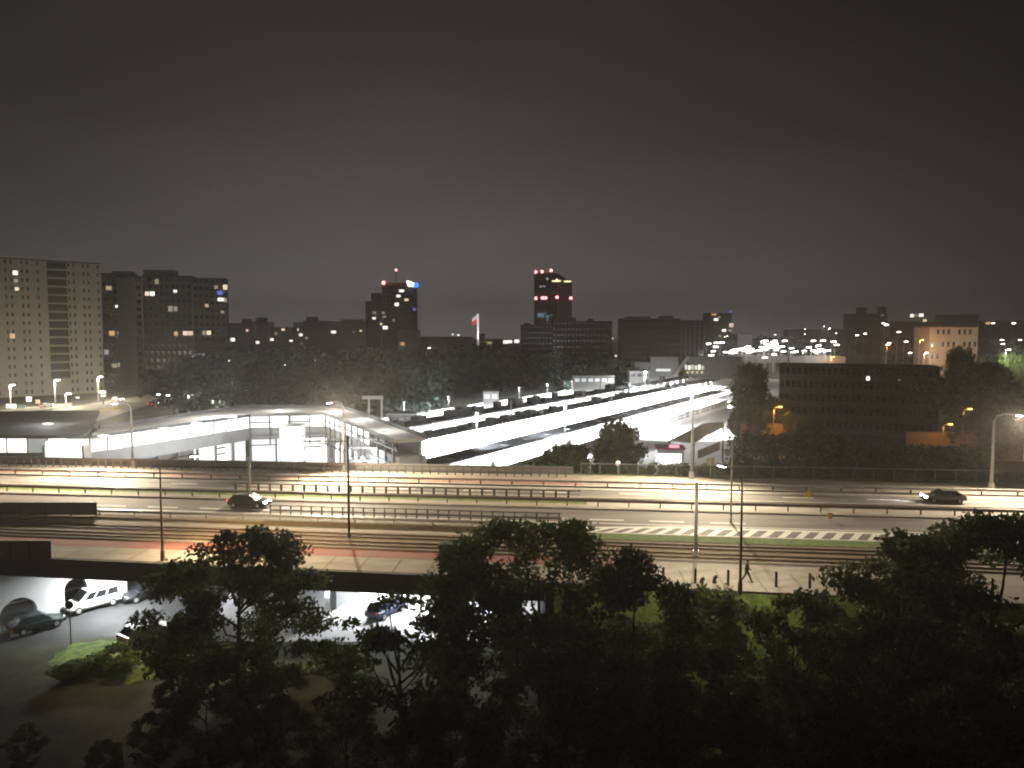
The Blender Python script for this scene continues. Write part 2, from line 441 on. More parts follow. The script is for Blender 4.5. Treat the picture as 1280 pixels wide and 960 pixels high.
# joints of the paths and repair patches of the asphalt
def cross_lines(pa, pb, x0, x1, step, wd, m, nm):
    b = MB(); x = x0; r_ = random.Random(int(pa))
    while x < x1:
        a, c = row(pa, x), row(pb, x - .3)
        b.quad((c.x - wd / 2, c.y, .018), (c.x + wd / 2, c.y, .018), (a.x + wd / 2, a.y, .018), (a.x - wd / 2, a.y, .018)); x += step
    struct(b.build(nm, m))
jm = mat('joint_sealant', (.17, .15, .125), .9, .2, 3)
cross_lines(704.4, 725.2, -140, 60, 2.9, .09, jm, 'pavement_joint')
cross_lines(693.2, 703.8, -140, 11, 11.6, .08, jm, 'pavement_joint')
cross_lines(597.8, 605.8, -140, 130, 3.2, .12, jm, 'pavement_joint')
cross_lines(622.4, 632.4, 10, 130, 4.2, .14, jm, 'pavement_joint')
pr = random.Random(6); dk = mat('asphalt_patch', (.085, .08, .076), .8, .25, .7); lt_ = mat('asphalt_worn', (.20, .185, .165), .85, .25, .5, stretch=(.1, 1, 1))
for k in range(26):
    lane = pr.choice(((609.5, 619.5), (636, 645.5), (647.5, 650.5), (636, 645.5)))
    pa = pr.uniform(lane[0], lane[1] - 2); pb = pa + pr.uniform(1.2, 3.6); x = pr.uniform(-80, 75); L = pr.uniform(2, 14)
    pb = min(pb, lane[1]); a, c, d, e = row(pb, x), row(pb, x + L), row(pa, x + L), row(pa, x)
    z = .0085 + .00008 * k
    bm_ = MB(); bm_.add([(q.x, q.y, z) for q in (a, c, d, e)], [(0, 1, 2, 3)]); struct(bm_.build('asphalt_patch', dk if k % 3 else lt_))
# tram tracks
for (ra, rb_, lab) in ((674.6, 678.6, 'rusty tram track beside the grass verge of the road'), (684.6, 689.2, 'rusty tram track beside the pale pavement')):
    t = thing('tram_track', lab, 'tram track', (0, row(ra, 0).y, 0))
    for r_ in (ra, rb_):
        b = MB(); b.beam(row(r_, XL) + Vector((0, 0, .08)), row(r_, XR) + Vector((0, 0, .08)), .13, .11); b.build('rail', M['rail'], t, True)

# ------------------------------------------------------------------ railings, guard rails, fences, posts
def railing(name, label, cat, py, x0, x1, step, h, pw, m, rails=((1.0, .09),), mpost=None, panel=None, pd=None, zb=0.0):
    a = row(py, x0); t = thing(name, label, cat, (a.x, a.y, zb))
    cnt = int((x1 - x0) / step) + 1
    for fr, th in rails:
        b = MB(); b.beam(row(py, x0) + Vector((0, 0, zb + h * fr)), row(py, x1) + Vector((0, 0, zb + h * fr)), th, th); b.build('rail', m, t, True)
    p = None; rest = MB()
    order = sorted(range(cnt), key=lambda i: abs(x0 + i * step))
    for j, i in enumerate(order):
        q = row(py, x0 + i * step)
        if j < 98:
            if p is None:
                b = MB(); b.box((0, 0, h / 2), (pw, pd or pw, h)); p = b.build('post', mpost or m, t); o = p
            else:
                o = p.copy(); col.objects.link(o)
            o.location = (q.x - a.x, q.y - a.y, 0)
        else: rest.box((q.x - a.x, q.y - a.y, h / 2), (pw, pd or pw, h))
    if rest.f: stuff(rest.build('post', mpost or m, t))
    if panel:
        b = MB(); z0, z1, mm = panel
        b.beam(row(py, x0) + Vector((0, .12, zb + (z0 + z1) / 2)), row(py, x1) + Vector((0, .12, zb + (z0 + z1) / 2)), .06, z1 - z0); b.build('panel', mm, t, True)
    return t
# far parapet with railing (bridge) and mesh fence (embankment)
b = MB(); b.prism([(XL, ef(XL) + .35), (8.4, ef(8.4) + .35), (8.4, ef(8.4) + .7), (XL, ef(XL) + .7)], -1.0, 1.0)
tag(b.build('parapet_wall', M['concrete_grey']), 'grey concrete parapet along the far edge of the bridge', 'wall')
railing('bridge_railing', 'brown railing between the far reddish path and the grey parapet', 'railing', 595.2, -140, 8.3, 1.15, 1.15, .15, M['brown_steel'], ((1.0, .13), (.5, .05)))
fence_m = mat('green_wire_mesh', (.045, .065, .05), .7, .2, 2)
t = thing('mesh_fence', 'long low green wire mesh fence between the hedge and the road', 'fence', (9.5, row(591, 9.5).y, 0))
pp = None
for i in range(44):
    q = row(591.3, 9.5 + i * 2.55) - t.location
    if pp is None:
        bb = MB(); bb.box((0, 0, .75), (.13, .13, 1.5)); pp = bb.build('post', mat('fence_post_grey', (.12, .14, .11), .7, .15, 3), t); o = pp
    else: o = pp.copy(); col.objects.link(o)
    o.location = (q.x, q.y, 0)
bb = MB()
for k in range(9): 
    z = .12 + k * .165; bb.beam(row(591.3, 9.5) + Vector((0, .08, z)), row(591.3, 122) + Vector((0, .08, z)), .02, .028)
x = 9.5
while x < 121.5: 
    q = row(591.3, x); bb.box((q.x, q.y + .08, .78), (.028, .02, 1.36)); x += .34
bb.build('wire_mesh', fence_m, t, True)
bb = MB(); bb.beam(row(591.3, 9.5) + Vector((0, 0, 1.52)), row(591.3, 122) + Vector((0, 0, 1.52)), .06, .06); bb.build('rail', M['steel'], t, True)

railing('guard_rail', 'low steel guard rail between the far path and the far carriageway', 'guard rail', 607, -140, 133, 4.0, .8, .14, M['steel'], ((.88, .28),), mpost=M['brown_steel'])
railing('median_railing', 'dark posted railing on the grass strip of the median', 'railing', 621.7, -34, 8, 1.45, .95, .26, M['rail_grey'], ((.97, .12), (.55, .06)), pd=.1)
railing('guard_rail', 'dark guard rail on pale kerb between the two carriageways', 'guard rail', 630.8, -140, 133, 3.4, .85, .12, M['brown_steel'], ((.84, .32),), mpost=M['brown_steel'])
railing('track_fence', 'dark pedestrian fence with tall posts between near carriageway and tram tracks', 'fence', 655.5, -25.5, 5, 1.12, 1.35, .13, M['rail_grey'], ((.94, .1), (.6, .1), (.52, .08)))
railing('guard_rail', 'pale low guard rail beside the sandy verge of the tram tracks', 'guard rail', 660, -140, 2.5, 4.0, .6, .12, M['steel'], ((.84, .26),))
# short posts at the path edge
bol = None; k = 0
for px in (810, 829, 869, 910, 970, 1012, 1062):
    q = G(px, 727 + (px - 829) * .045, 0)
    if bol is None:
        bol = thing('path_post', 'dark wooden posts along the grass edge of the pale pavement', 'post', q, 0, 'posts along the grass edge of the pavement')
        b = MB(); b.box((0, 0, .55), (.17, .17, 1.1)); b.build('shaft', M['dark_steel'], bol)
        b = MB(); b.box((0, 0, 1.14), (.2, .2, .08), taper=.5); b.build('cap', M['dark_steel'], bol)
    else: dup(bol, q)
for px, py, hh, lab in ((877, 729, .35, 'small dark stump beside the posts of the pavement'), (893, 729, .5, 'broken dark stub between two posts of the pavement')):
    q = G(px, py, 0); b = MB(); b.box((q.x, q.y, hh / 2), (.25, .25, hh), .5, .6); b.ball((q.x + .1, q.y, hh), .16)
    tag(b.build('post_stump', M['dark_steel']), lab, 'stump')

# dark panels on the bridge
def panel_screen(px0, px1, ytop, ybot, label, n):
    a, c = G(px0, ybot, 0), G(px1, ybot, 0)
    hgt = PD(px1, ytop, c.y).z
    t = thing('noise_screen', label, 'screen', a)
    d = (c - a)
    for i in range(n):
        p, q = a + d * (i / n), a + d * ((i + 1) / n - .004)
        b = MB(); b.beam(p + Vector((0, 0, hgt / 2 + .06)), q + Vector((0, 0, hgt / 2 + .06)), .09, hgt - .12); b.build('panel', M['panel_dark'], t, True)
    for i in range(n + 1):
        p = a + d * (i / n); b = MB(); b.box((p.x, p.y - .08, hgt / 2), (.12, .12, hgt)); b.build('post', M['dark_steel'], t, True)
    return t
panel_screen(-160, 121, 628, 645, 'long low dark screen standing between the carriageway and tram bed', 9)
panel_screen(-60, 64, 676, 699.5, 'tall dark screen standing on the near edge of the bridge', 5)

# tram stop shelter near the dark tree
s0 = G(575, 722, 0)
sh = thing('tram_shelter', 'dark glazed shelter standing at the near edge of the bridge beside the tree', 'shelter', s0 + Vector((0, .6, 0)), R(-7))
b = MB(); b.box((0, 0, 2.5), (3.4, 1.6, .14)); b.box((0, 0, 2.6), (3.1, 1.3, .08)); b.build('roof', M['concrete_dark'], sh)
for sx in (-1.55, 1.55):
    for sy in (-.65, .65):
        b = MB(); b.box((sx, sy, 1.21), (.1, .1, 2.42)); b.build('post', M['dark_steel'], sh)
b = MB(); b.box((0, -.66, 1.35), (2.96, .04, 1.9)); b.build('glass_panel', M['panel_dark'], sh)
b = MB(); b.box((1.56, 0, 1.35), (.04, 1.16, 1.9)); b.build('glass_panel', M['panel_dark'], sh)
b = MB(); b.box((0, .3, .5), (2.2, .4, .06)); b.box((-.8, .3, .235), (.08, .3, .47)); b.box((.8, .3, .235), (.08, .3, .47)); b.build('bench', M['brown_steel'], sh)

# ------------------------------------------------------------------ street lamps and masts of the road
def street_lamp(loc, h, label, arm=2.2, adir=(0, -1), r=.17, m='steel', power=0, c=WARM, group='street lamps of the road', litm='lampwhite', spot=168, throw=1.1, aim=None):
    t = thing('street_lamp', label, 'street lamp', loc, 0, group)
    b = MB(); b.tube([(0, 0, 0), (0, 0, .9)], [r * 1.8, r * 1.5], 10); b.build('base', M[m], t)
    ax, ay = adir; L = math.hypot(ax, ay); ax /= L; ay /= L
    pts = [(0, 0, .9), (0, 0, h * .5), (0, 0, h - 1.0), (ax * .15 * arm, ay * .15 * arm, h - .35), (ax * .5 * arm, ay * .5 * arm, h - .05), (ax * arm, ay * arm, h)]
    b = MB(); b.tube(pts, [r, r * .8, r * .6, r * .5, r * .45, r * .4], 10); b.build('pole', M[m], t, smooth=True)
    b = MB(); b.box((ax * (arm + .45), ay * (arm + .45), h + .02), (.36, 1.0, .16), math.atan2(ay, ax) - R(90), .8); hd = b.build('lamp_head', M['dark_steel'], t)
    b = MB(); b.box((ax * (arm + .45), ay * (arm + .45), h - .085), (.26, .7, .04), math.atan2(ay, ax) - R(90)); b.build('lens', E[litm], hd)
    if power:
        p = Vector(loc) + Vector((ax * (arm + .45), ay * (arm + .45), h - .25))
        lamp('SPOT', p, power, c, .25, target=p + Vector(((aim or (ax, ay))[0] * throw, (aim or (ax, ay))[1] * throw, -1)), spot=spot, blend=1)
    return t
def pole_at(px, pyb, pyt):
    q = G(px, pyb, 0); return q, PD(px, pyt, q.y).z
q, h = pole_at(166, 584, 502); street_lamp(q, h, 'pale curved street lamp in front of the concourse gallery', 2.4, (-.35, -1), power=95000, throw=1.6, aim=(-.3, -1))
q, h = pole_at(430.5, 590, 501); street_lamp(q, h, 'pale curved street lamp rising before the corner of the concourse', 2.4, (-.55, -1), power=95000, throw=1.6, aim=(.75, -.8))
q, h = pole_at(864.5, 598, 500); street_lamp(q, h, 'pale street lamp at the fence before the white kiosk', 2.6, (.2, -1), .22, power=78000, throw=1.6, aim=(-.7, -.8))
q, h = pole_at(1239, 612.5, 516); street_lamp(q, h, 'pale curved street lamp at the fence behind the moving car on the right', 2.4, (.6, -1), .22, power=52000, throw=1.5, aim=(-.4, -1))
# near lamps on the bridge edge (LED heads seen from behind)
q, h = pole_at(203.5, 701, 572); street_lamp(q, h, 'slim brown street lamp at the near bridge edge beside the tree crown', 2.3, (1, .5), .11, 'brown_steel', 17000, (1, .74, .42), throw=.6)
q, h = pole_at(925, 742, 588); street_lamp(q, h, 'slim dark street lamp on the grass beside the walking person', 2.0, (-.4, 1), .11, 'brown_steel', 4200, (1, .85, .62), throw=.1)
# lamps beyond the frame's sides that continue the row
street_lamp(row(593, -92) + Vector((0, 0, 0)), 9.6, 'pale curved street lamp furthest along the far parapet', 2.4, (0, -1), power=30000)

def mast(px, pyb, pyt, label, r, m, arm=None):
    q, h = pole_at(px, pyb, pyt)
    t = thing('tram_mast', label, 'mast', q, 0, 'masts of the tram line')
    b = MB(); b.tube([(0, 0, 0), (0, 0, .5)], [r * 1.5] * 2, 10); b.build('base', M[m], t)
    b = MB(); b.tube([(0, 0, .5), (0, 0, h)], [r, r * .75], 10); b.build('pole', M[m], t, smooth=True)
    if arm:
        b = MB(); b.tube([(0, 0, h - .5), (arm[0], arm[1], h - .35)], .045, 6); b.tube([(0, 0, h - 1.5), (arm[0] * .7, arm[1] * .7, h - .42)], .03, 6); b.build('bracket', M[m], t)
    return t
mast(436.5, 672, 545, 'dark tram mast in front of the frames of the concourse', .13, 'dark_steel', (-4, -1.0))
mast(869.5, 695, 602, 'pale steel tram mast rising between tracks and hatched marking', .17, 'steel', (-3.0, 1.5))
mast(913.5, 653, 549, 'thin grey mast at the hatched marking beside the slim lamp', .1, 'steel', None)
mast(313, 634, 575, 'grey mast standing in front of the moving dark car', .11, 'steel', None)
# overhead wires
for k, (pa, lab) in enumerate(((676.6, 'thin dark overhead wire above the tram track by the verge'), (687, 'thin dark overhead wire above the tram track by the pavement'))):
    b = MB(); n = 14
    pts = [row(pa, XL + (XR - XL) * i / n) + Vector((0, 0, 5.6 - .12 * (i % 2))) for i in range(n + 1)]
    b.tube(pts, .014, 4, False); tag(b.build('overhead_wire', M['dark_steel']), lab, 'wire')

# road signs
def sign_tri(px, pyb, pyt, label, sz):
    q, h = pole_at(px, pyb, pyt)
    t = thing('road_sign', label, 'road sign', q)
    b = MB(); b.tube([(0, 0, 0), (0, 0, h - .1)], .04, 8); b.build('post', M['steel'], t)
    b = MB(); b.extrude([(-sz / 2, h - sz), (sz / 2, h - sz), (0, h - .02)], (-.07, -.045)); b.build('sign_plate', M['yellow'], t)
    b = MB(); k = .72; b.extrude([(-sz / 2 * k, h - sz + .12 * sz), (sz / 2 * k, h - sz + .12 * sz), (0, h - .25 * sz)], (-.075, -.0705)); b.build('sign_face', M['yellow'], t)
    return t
sign_tri(1010.5, 632, 609, 'yellow triangular road sign on a post before the far fence', 1.1)
q, h = pole_at(1037, 652, 641); t = thing('road_sign', 'small yellow plate sign on a short post at the guard rail', 'road sign', q)
b = MB(); b.tube([(0, 0, 0), (0, 0, h)], .035, 8); b.build('post', M['steel'], t)
b = MB(); b.box((0, -.06, h - .3), (.5, .03, .62)); b.build('sign_plate', M['yellow'], t)
q, h = pole_at(888, 599, 572); t = thing('road_sign', 'pale greenish rectangular sign seen from behind at the fence', 'road sign', q)
b = MB(); b.tube([(0, 0, 0), (0, 0, h)], .05, 8); b.build('post', M['steel'], t)
b = MB(); b.box((0, .06, h - .5), (.95, .03, 1.0)); b.build('sign_plate', mat('sign_back', (.30, .32, .24), .5, .1, 3), t)
q = G(89, 806, GZ); hh = PD(88, 752, q.y).z - GZ
t = thing('road_sign', 'round dark sign on a post beside the lower street', 'road sign', q)
b = MB(); b.tube([(0, 0, 0), (0, 0, hh)], .05, 8); b.build('post', M['steel'], t)
b = MB(); b.tube([(0, -.05, hh - .25), (0, -.09, hh - .25)], .36, 16); b.build('sign_plate', M['panel_dark'], t)

# globe lamps behind the far fence
for (px, py, lab) in ((738, 570, 'bluish white globe lamp between the dark bushes'), (772.5, 579, 'warm white globe lamp behind the end of the mesh fence')):
    p = PD(px, py, 106.5); base = Vector((p.x, 106.5, -2.6))
    t = thing('globe_lamp', lab, 'globe lamp', base)
    b = MB(); b.tube([(0, 0, 0), (0, 0, p.z - base.z - .3)], .06, 8); b.build('pole', M['steel'], t)
    b = MB(); b.ball((0, 0, p.z - base.z), .33, 12, 8, (1, 1, 1.15)); b.build('globe', emit('globe_%s' % ('cool' if px < 750 else 'warm'), (.85, .88, 1) if px < 750 else (1, .9, .7), .8), t, smooth=True)

# ------------------------------------------------------------------ station: canopies and platforms
def along(Y0, s, off=0.0): return Vector((0, Y0, 0)) + DV * s + PV * off
def canopy(Y0, s0, s1, wd, label, lab2, boxes):
    o0 = along(Y0, s0)
    t = thing('platform_canopy', label, 'canopy', (o0.x, o0.y, GZ), 0, 'canopies of the station platforms')
    ax = R(90) - AV
    def loc(s, off, z): return along(Y0, s, off) + Vector((0, 0, z))
    zt = -1.5
    b = MB(); n = int((s1 - s0) / 12)
    for i in range(n):
        a, c = s0 + (s1 - s0) * i / n, s0 + (s1 - s0) * (i + 1) / n
        for sg in (-1, 1):      # butterfly roof: two slabs falling to a middle gutter
            p = [loc(a, 0, zt - .35), loc(c, 0, zt - .35), loc(c, sg * wd / 2, zt), loc(a, sg * wd / 2, zt)]
            vs = p + [q - Vector((0, 0, .28)) for q in p]
            b.add(vs, [(0, 1, 2, 3), (7, 6, 5, 4), (0, 4, 5, 1), (1, 5, 6, 2), (2, 6, 7, 3), (3, 7, 4, 0)])
    b.build('roof', M['roof_dark'], t, True)
    for sg in (-1, 1):
        b = MB(); b.beam(loc(s0, sg * (wd / 2 + .06), zt - .16), loc(s1, sg * (wd / 2 + .06), zt - .14), .08, .3); b.build('fascia', M['roof_dark'], t, True)
    for sg in (-1, 1):
        b = MB(); b.beam(loc(s0 + 1, sg * wd * .28, zt - .56), loc(s1 - 1, sg * wd * .28, zt - .56), .25, .08); b.build('light_strip', E['tube'], t, True)
    k = 0; s = s0 + 4; first = None
    while s < s1 - 2:
        p = loc(s, 0, GZ + .9) - t.location
        if first is None:
            b = MB(); b.box((0, 0, 1.85), (.35, .35, 3.7)); b.add([(-.2, -.2, 3.1), (.2, -.2, 3.1), (.2, .2, 3.1), (-.2, .2, 3.1), (-2.2, -.15, 3.9), (2.2, -.15, 3.9), (2.2, .15, 3.9), (-2.2, .15, 3.9)], [(0, 1, 5, 4), (1, 2, 6, 5), (2, 3, 7, 6), (3, 0, 4, 7)])
            first = b.build('column', M['steel'], t); o = first
        else: o = first.copy(); col.objects.link(o)
        o.location = p; o.rotation_euler = (0, 0, AV - R(90)); s += 9
    for (s, sz, hz) in boxes:
        p = loc(s, 0, zt + hz / 2 - .2); b = MB(); b.box(p, (sz, sz * 1.6, hz), AV - R(90)); b.box(p + Vector((0, 0, hz / 2 + .06)), (sz * 1.1, sz * 1.7, .1), AV - R(90)); b.build('vent_box', M['roof_dark'], t, True)
    # platform under it
    o1 = along(Y0, s0 - 6)
    p = thing('station_platform', lab2, 'platform', (o1.x, o1.y, GZ), 0, 'platforms of the station')
    b = MB(); c = [along(Y0, s0 - 6, -(wd * .5 + 1.2)), along(Y0, s1 + 14, -(wd * .5 + 1.2)), along(Y0, s1 + 14, (wd * .5 + 1.2)), along(Y0, s0 - 6, (wd * .5 + 1.2))]
    b.prism([(q.x, q.y) for q in c], GZ + .02, GZ + .9); b.build('slab', M['forecourt'], p, True)
    for sg in (-1, 1):
        b = MB(); b.beam(along(Y0, s0 - 6, sg * ((wd * .5 + 1.2) - .7)) + Vector((0, 0, GZ + .91)), along(Y0, s1 + 14, sg * ((wd * .5 + 1.2) - .7)) + Vector((0, 0, GZ + .91)), .3, .012); b.build('edge_line', M['yellow'], p, True)
    # platform furniture: signs and benches hang and stand under the canopy
    nl = max(2, int((s1 - s0) / 45))
    for i in range(nl):
        s = s0 + (s1 - s0) * (i + .5) / nl
        for sg in (-1, 1):
            q = loc(s, sg * wd * .28, zt - .66)
            l = lamp('AREA', q, 60000, COOL, (s1 - s0) / nl, None, size_y=.5, rz=AV)
    return t
rb = random.Random(3)
canA = canopy(146, -34, 150, 5.4, 'dark long canopy nearest the road at the bright station', 'bright platform under the canopy nearest the road', [])
canB = canopy(187, -41, 184, 6.6, 'dark long canopy in the middle of the bright station', 'bright platform under the middle canopy', [(s, 1.2 + rb.random() * 1.4, .5 + rb.random() * rb.random() * 1.6) for s in (-34, -27, -18, -10, -2, 3.5, 9, 22, 38, 51, 70, 74, 96, 118, 140)])
canC = canopy(217, -60, 171, 6.8, 'dark long canopy farthest from the road at the bright station', 'bright platform under the farthest canopy', [(s, 1.2 + rb.random() * 1.6, .5 + rb.random() * 1.8) for s in (-52, -44, -30, -25, -19.5, -8, 2, 12, 14.8, 20, 27, 33, 46, 60, 72, 90, 110, 130)])
dp0 = along(278, -75)
p = thing('station_platform', 'open bright platform strip behind the farthest canopy', 'platform', (dp0.x, dp0.y, GZ), 0, 'platforms of the station')
b = MB(); c = [along(278, -75, -5), along(278, 140, -5), along(278, 140, 5), along(278, -75, 5)]; b.prism([(q.x, q.y) for q in c], GZ + .02, GZ + .9); b.build('slab', M['forecourt'], p, True)
b = MB(); b.beam(along(278, -75, 4.2) + Vector((0, 0, GZ + .91)), along(278, 140, 4.2) + Vector((0, 0, GZ + .91)), .3, .012); b.build('edge_line', M['yellow'], p, True)
pl = None
for i in range(9):
    q = along(278, -62 + i * 23, -1) + Vector((0, 0, GZ + .9))
    if pl is None:
        pl = thing('platform_lamp', 'slim lamp posts along the open bright platform strip', 'street lamp', q, AV - R(90), 'lamp posts of the open platform')
        b = MB(); b.tube([(0, 0, 0), (0, 0, 4.6)], [.1, .07], 8); b.build('pole', M['rail_grey'], pl)
        b = MB(); b.box((0, 0, 4.66), (1.6, .35, .14)); hd = b.build('lamp_head', M['rail_grey'], pl)
        b = MB(); b.box((0, 0, 4.57), (1.4, .25, .04)); b.build('lens', E['glaze'], hd)
    else: dup(pl, q)
    lamp('AREA', q + Vector((0, 0, 4.4)), 17000, COOL, 12, None, size_y=.5, rz=AV)
# tracks between the platforms
for (Y0, lab) in ((158.5, 'pair of rails beside the nearest platform'), (172, 'pair of rails between the nearest and the middle platform'), (203, 'pair of rails between the middle and farthest platform'), (231, 'pair of rails behind the farthest platform')):
    t = thing('railway_track', lab, 'railway track', along(Y0, -50) + Vector((0, 0, GZ)))
    b = MB(); c = [along(Y0, -50, -1.7), along(Y0, 200, -1.7), along(Y0, 200, 1.7), along(Y0, -50, 1.7)]; b.prism([(q.x, q.y) for q in c], GZ + .02, GZ + .2); b.build('track_bed', mat('pale_ballast', (.42, .42, .41), .9, .25, .8), t, True)
    for off in (-.72, .72):
        b = MB(); b.beam(along(Y0, -50, off) + Vector((0, 0, GZ + .28)), along(Y0, 200, off) + Vector((0, 0, GZ + .28)), .12, .15); b.build('rail', M['rail'], t, True)
# benches and boards on the platforms
bench = None; board = None
for (Y0, offs, ss) in ((187, 3.6, (-20, 5, 22, 48, 80, 110, 140)), (217, 3.6, (-10, 20, 55, 100)), (146, 2.6, (-18, 14, 44, 74, 104))):
    nm = {187: 'middle', 217: 'farthest', 146: 'nearest'}[Y0]
    for i, s in enumerate(ss):
        p = along(Y0, s, offs) + Vector((0, 0, GZ + .9))
        if bench is None:
            bench = thing('platform_bench', 'dark benches on the %s platform' % nm, 'bench', p, AV - R(90), 'benches of the %s platform' % nm)
            b = MB(); b.box((0, 0, .45), (.5, 4.5, .08)); b.build('seat', M['dark_steel'], bench)
            b = MB(); b.box((-.24, 0, .8), (.06, 4.5, .4)); b.build('backrest', M['dark_steel'], bench)
            for y in (-1.8, 1.8):
                b = MB(); b.box((0, y, .2), (.4, .08, .41)); b.build('leg', M['dark_steel'], bench)
        else: dup(bench, p, None, 'dark benches on the %s platform' % nm, 'benches of the %s platform' % nm)
        p = along(Y0, s + 8, offs - .8) + Vector((0, 0, GZ + .9))
        if board is None:
            board = thing('timetable_board', 'grey boards standing on the %s platform' % nm, 'board', p, AV - R(90), 'boards of the %s platform' % nm)
            b = MB(); b.box((0, 0, 1.35), (.12, 1.8, 1.5)); b.build('panel', M['concrete_grey'], board)
            for y in (-.8, .8):
                b = MB(); b.box((0, y, .3), (.1, .1, .6)); b.build('leg', M['dark_steel'], board)
        else: dup(board, p, None, 'grey boards standing on the %s platform' % nm, 'boards of the %s platform' % nm)

for (Y0, off, s0, s1, lab) in ((146, -3.2, -30, 8, 'thin grey railing on the far edge of the nearest platform'), (187, 4.0, -44, 20, 'long grey railing on the near edge of the middle platform'), (187, 4.0, 60, 120, 'grey railing on the middle platform near its far end'), (217, 4.0, -30, 60, 'grey railing on the near edge of the farthest platform'), (163, 0, -50, 30, 'low grey fence between the rails beside the nearest platform')):
    t = thing('platform_railing', lab, 'railing', along(Y0, s0, off) + Vector((0, 0, GZ + .9)))
    for z in (.62, 1.05):
        b = MB(); b.beam(along(Y0, s0, off) + Vector((0, 0, GZ + .9 + z)), along(Y0, s1, off) + Vector((0, 0, GZ + .9 + z)), .12, .16); b.build('rail', M['rail_grey'], t, True)
    s = s0; p_ = None
    while s <= s1:
        q = along(Y0, s, off) + Vector((0, 0, GZ + .9)) - t.location
        if p_ is None: b = MB(); b.box((0, 0, .54), (.1, .1, 1.08)); p_ = b.build('post', M['rail_grey'], t); o = p_
        else: o = p_.copy(); col.objects.link(o)
        o.location = q; s += 2.4
cm_ = None
for (Y0, s, off) in ((158.5, -8, 2.4), (158.5, 30, 2.4), (158.5, 72, 2.4), (172, 10, 2.6), (172, 52, 2.6), (172, 100, 2.6), (203, -5, 2.6), (203, 40, 2.6), (203, 90, 2.6), (231, 0, 3), (231, 60, 3)):
    p = along(Y0, s, off) + Vector((0, 0, GZ))
    if cm_ is None:
        cm_ = thing('catenary_mast', 'grey catenary masts between the rails of the station', 'mast', p, AV - R(90), 'catenary masts of the station')
        b = MB(); b.box((0, 0, 4.2), (.22, .22, 8.4)); b.build('pole', M['rail_grey'], cm_)
        b = MB(); b.beam((0, 0, 7.4), (-2.6, 0, 7.0), .08, .08); b.beam((0, 0, 8.2), (-2.6, 0, 7.1), .05, .05); b.build('bracket', M['rail_grey'], cm_)
    else: dup(cm_, p)
# white screen wall with glass strips in front of the nearest canopy
so = 6.2
t = thing('screen_wall', 'long white screen wall with grey glass strips before the nearest canopy', 'wall', along(146, -24, so) + Vector((0, 0, GZ)))
b = MB(); b.beam(along(146, -24, so) + Vector((0, 0, GZ + 1.4)), along(146, 138, so) + Vector((0, 0, GZ + 1.4)), .3, 2.8); b.build('panel', M['white_paint'], t, True)
s = -22
rg = random.Random(5)
while s < 134:
    L = rg.choice((3.5, 6, 9))
    for z in ((1.5, .42), (2.25, .42)):
        b = MB(); b.beam(along(146, s, so + .17) + Vector((0, 0, GZ + z[0])), along(146, s + L, so + .17) + Vector((0, 0, GZ + z[0])), .06, z[1]); b.build('glass_strip', mat('grey_glass', (.17, .18, .19), .4, .15, .6), t, True)
    s += L + rg.choice((1.2, 1.6, 3.0))
b = MB(); b.beam(along(146, -24, so) + Vector((0, 0, GZ + 2.86)), along(146, 138, so) + Vector((0, 0, GZ + 2.86)), .5, .12); b.build('coping', M['concrete_grey'], t, True)
# grassy islands of the forecourt
sheet('lawn', [tuple(G(px, py, GZ))[:2] for px, py in ((560, 600), (612, 584), (660, 577), (700, 585), (700, 610))], M['grass'], GZ + .03)
sheet('lawn', [tuple(G(px, py, GZ))[:2] for px, py in ((812, 536), (830, 528), (842, 525), (838, 530), (820, 538))], M['grass'], GZ + .03)

# floodlight masts added to whiten the forecourt
for (px, py, hh, P_, lab) in ((706, 575, 11, 60000, 'added pale floodlight mast between the bush and screen wall'), (864, 545, 11, 190000, 'added pale floodlight mast behind the kiosk roof'), (806, 500, 11, 130000, 'added pale floodlight mast at the far end of the screen wall'), (596, 589, 11, 34000, 'added pale floodlight mast beside the bright lawn')):
    q = G(px, py, GZ)
    t = thing('added_floodlight_mast', lab, 'floodlight', q)
    b = MB(); b.tube([(0, 0, 0), (0, 0, hh)], [.14, .09], 8); b.build('pole', M['white_paint'], t)
    b = MB(); b.box((0, -.2, hh + .1), (1.2, .5, .2)); hd = b.build('lamp_head', M['steel'], t)
    b = MB(); b.box((0, -.2, hh - .02), (.8, .3, .04)); b.build('lens', E['glaze'], hd)
    lamp('SPOT', (q.x, q.y - .2, GZ + hh - .15), P_, COOL, .4, target=(q.x - 1, q.y + 6, GZ), spot=150, blend=.5)

# kiosk, roofs and arch at the forecourt
kq = PD(837, 566, 146)
t = thing('kiosk', 'white lit kiosk with pinkish fascia behind the green hedge', 'kiosk', (kq.x, 146, GZ), R(-6))
b = MB(); b.box((0, 0, 1.9), (5.0, 4, 3.8)); b.build('wall', M['white_paint'], t)
b = MB(); b.box((0, -.0, 4.0), (5.5, 4.5, .34)); b.build('fascia', M['pink'], t)
b = MB(); b.box((0, 0, 4.2), (5.2, 4.2, .1)); b.build('roof', M['concrete_grey'], t)
b = MB(); b.box((-.2, -2.03, 1.6), (4.4, .06, 2.9)); b.build('window', E['glaze'], t)
b = MB(); b.box((.6, -2.3, 4.5), (1.9, .2, .5)); b.build('sign', emit('pink_sign', (1, .35, .5), 1.2), t)
t = None
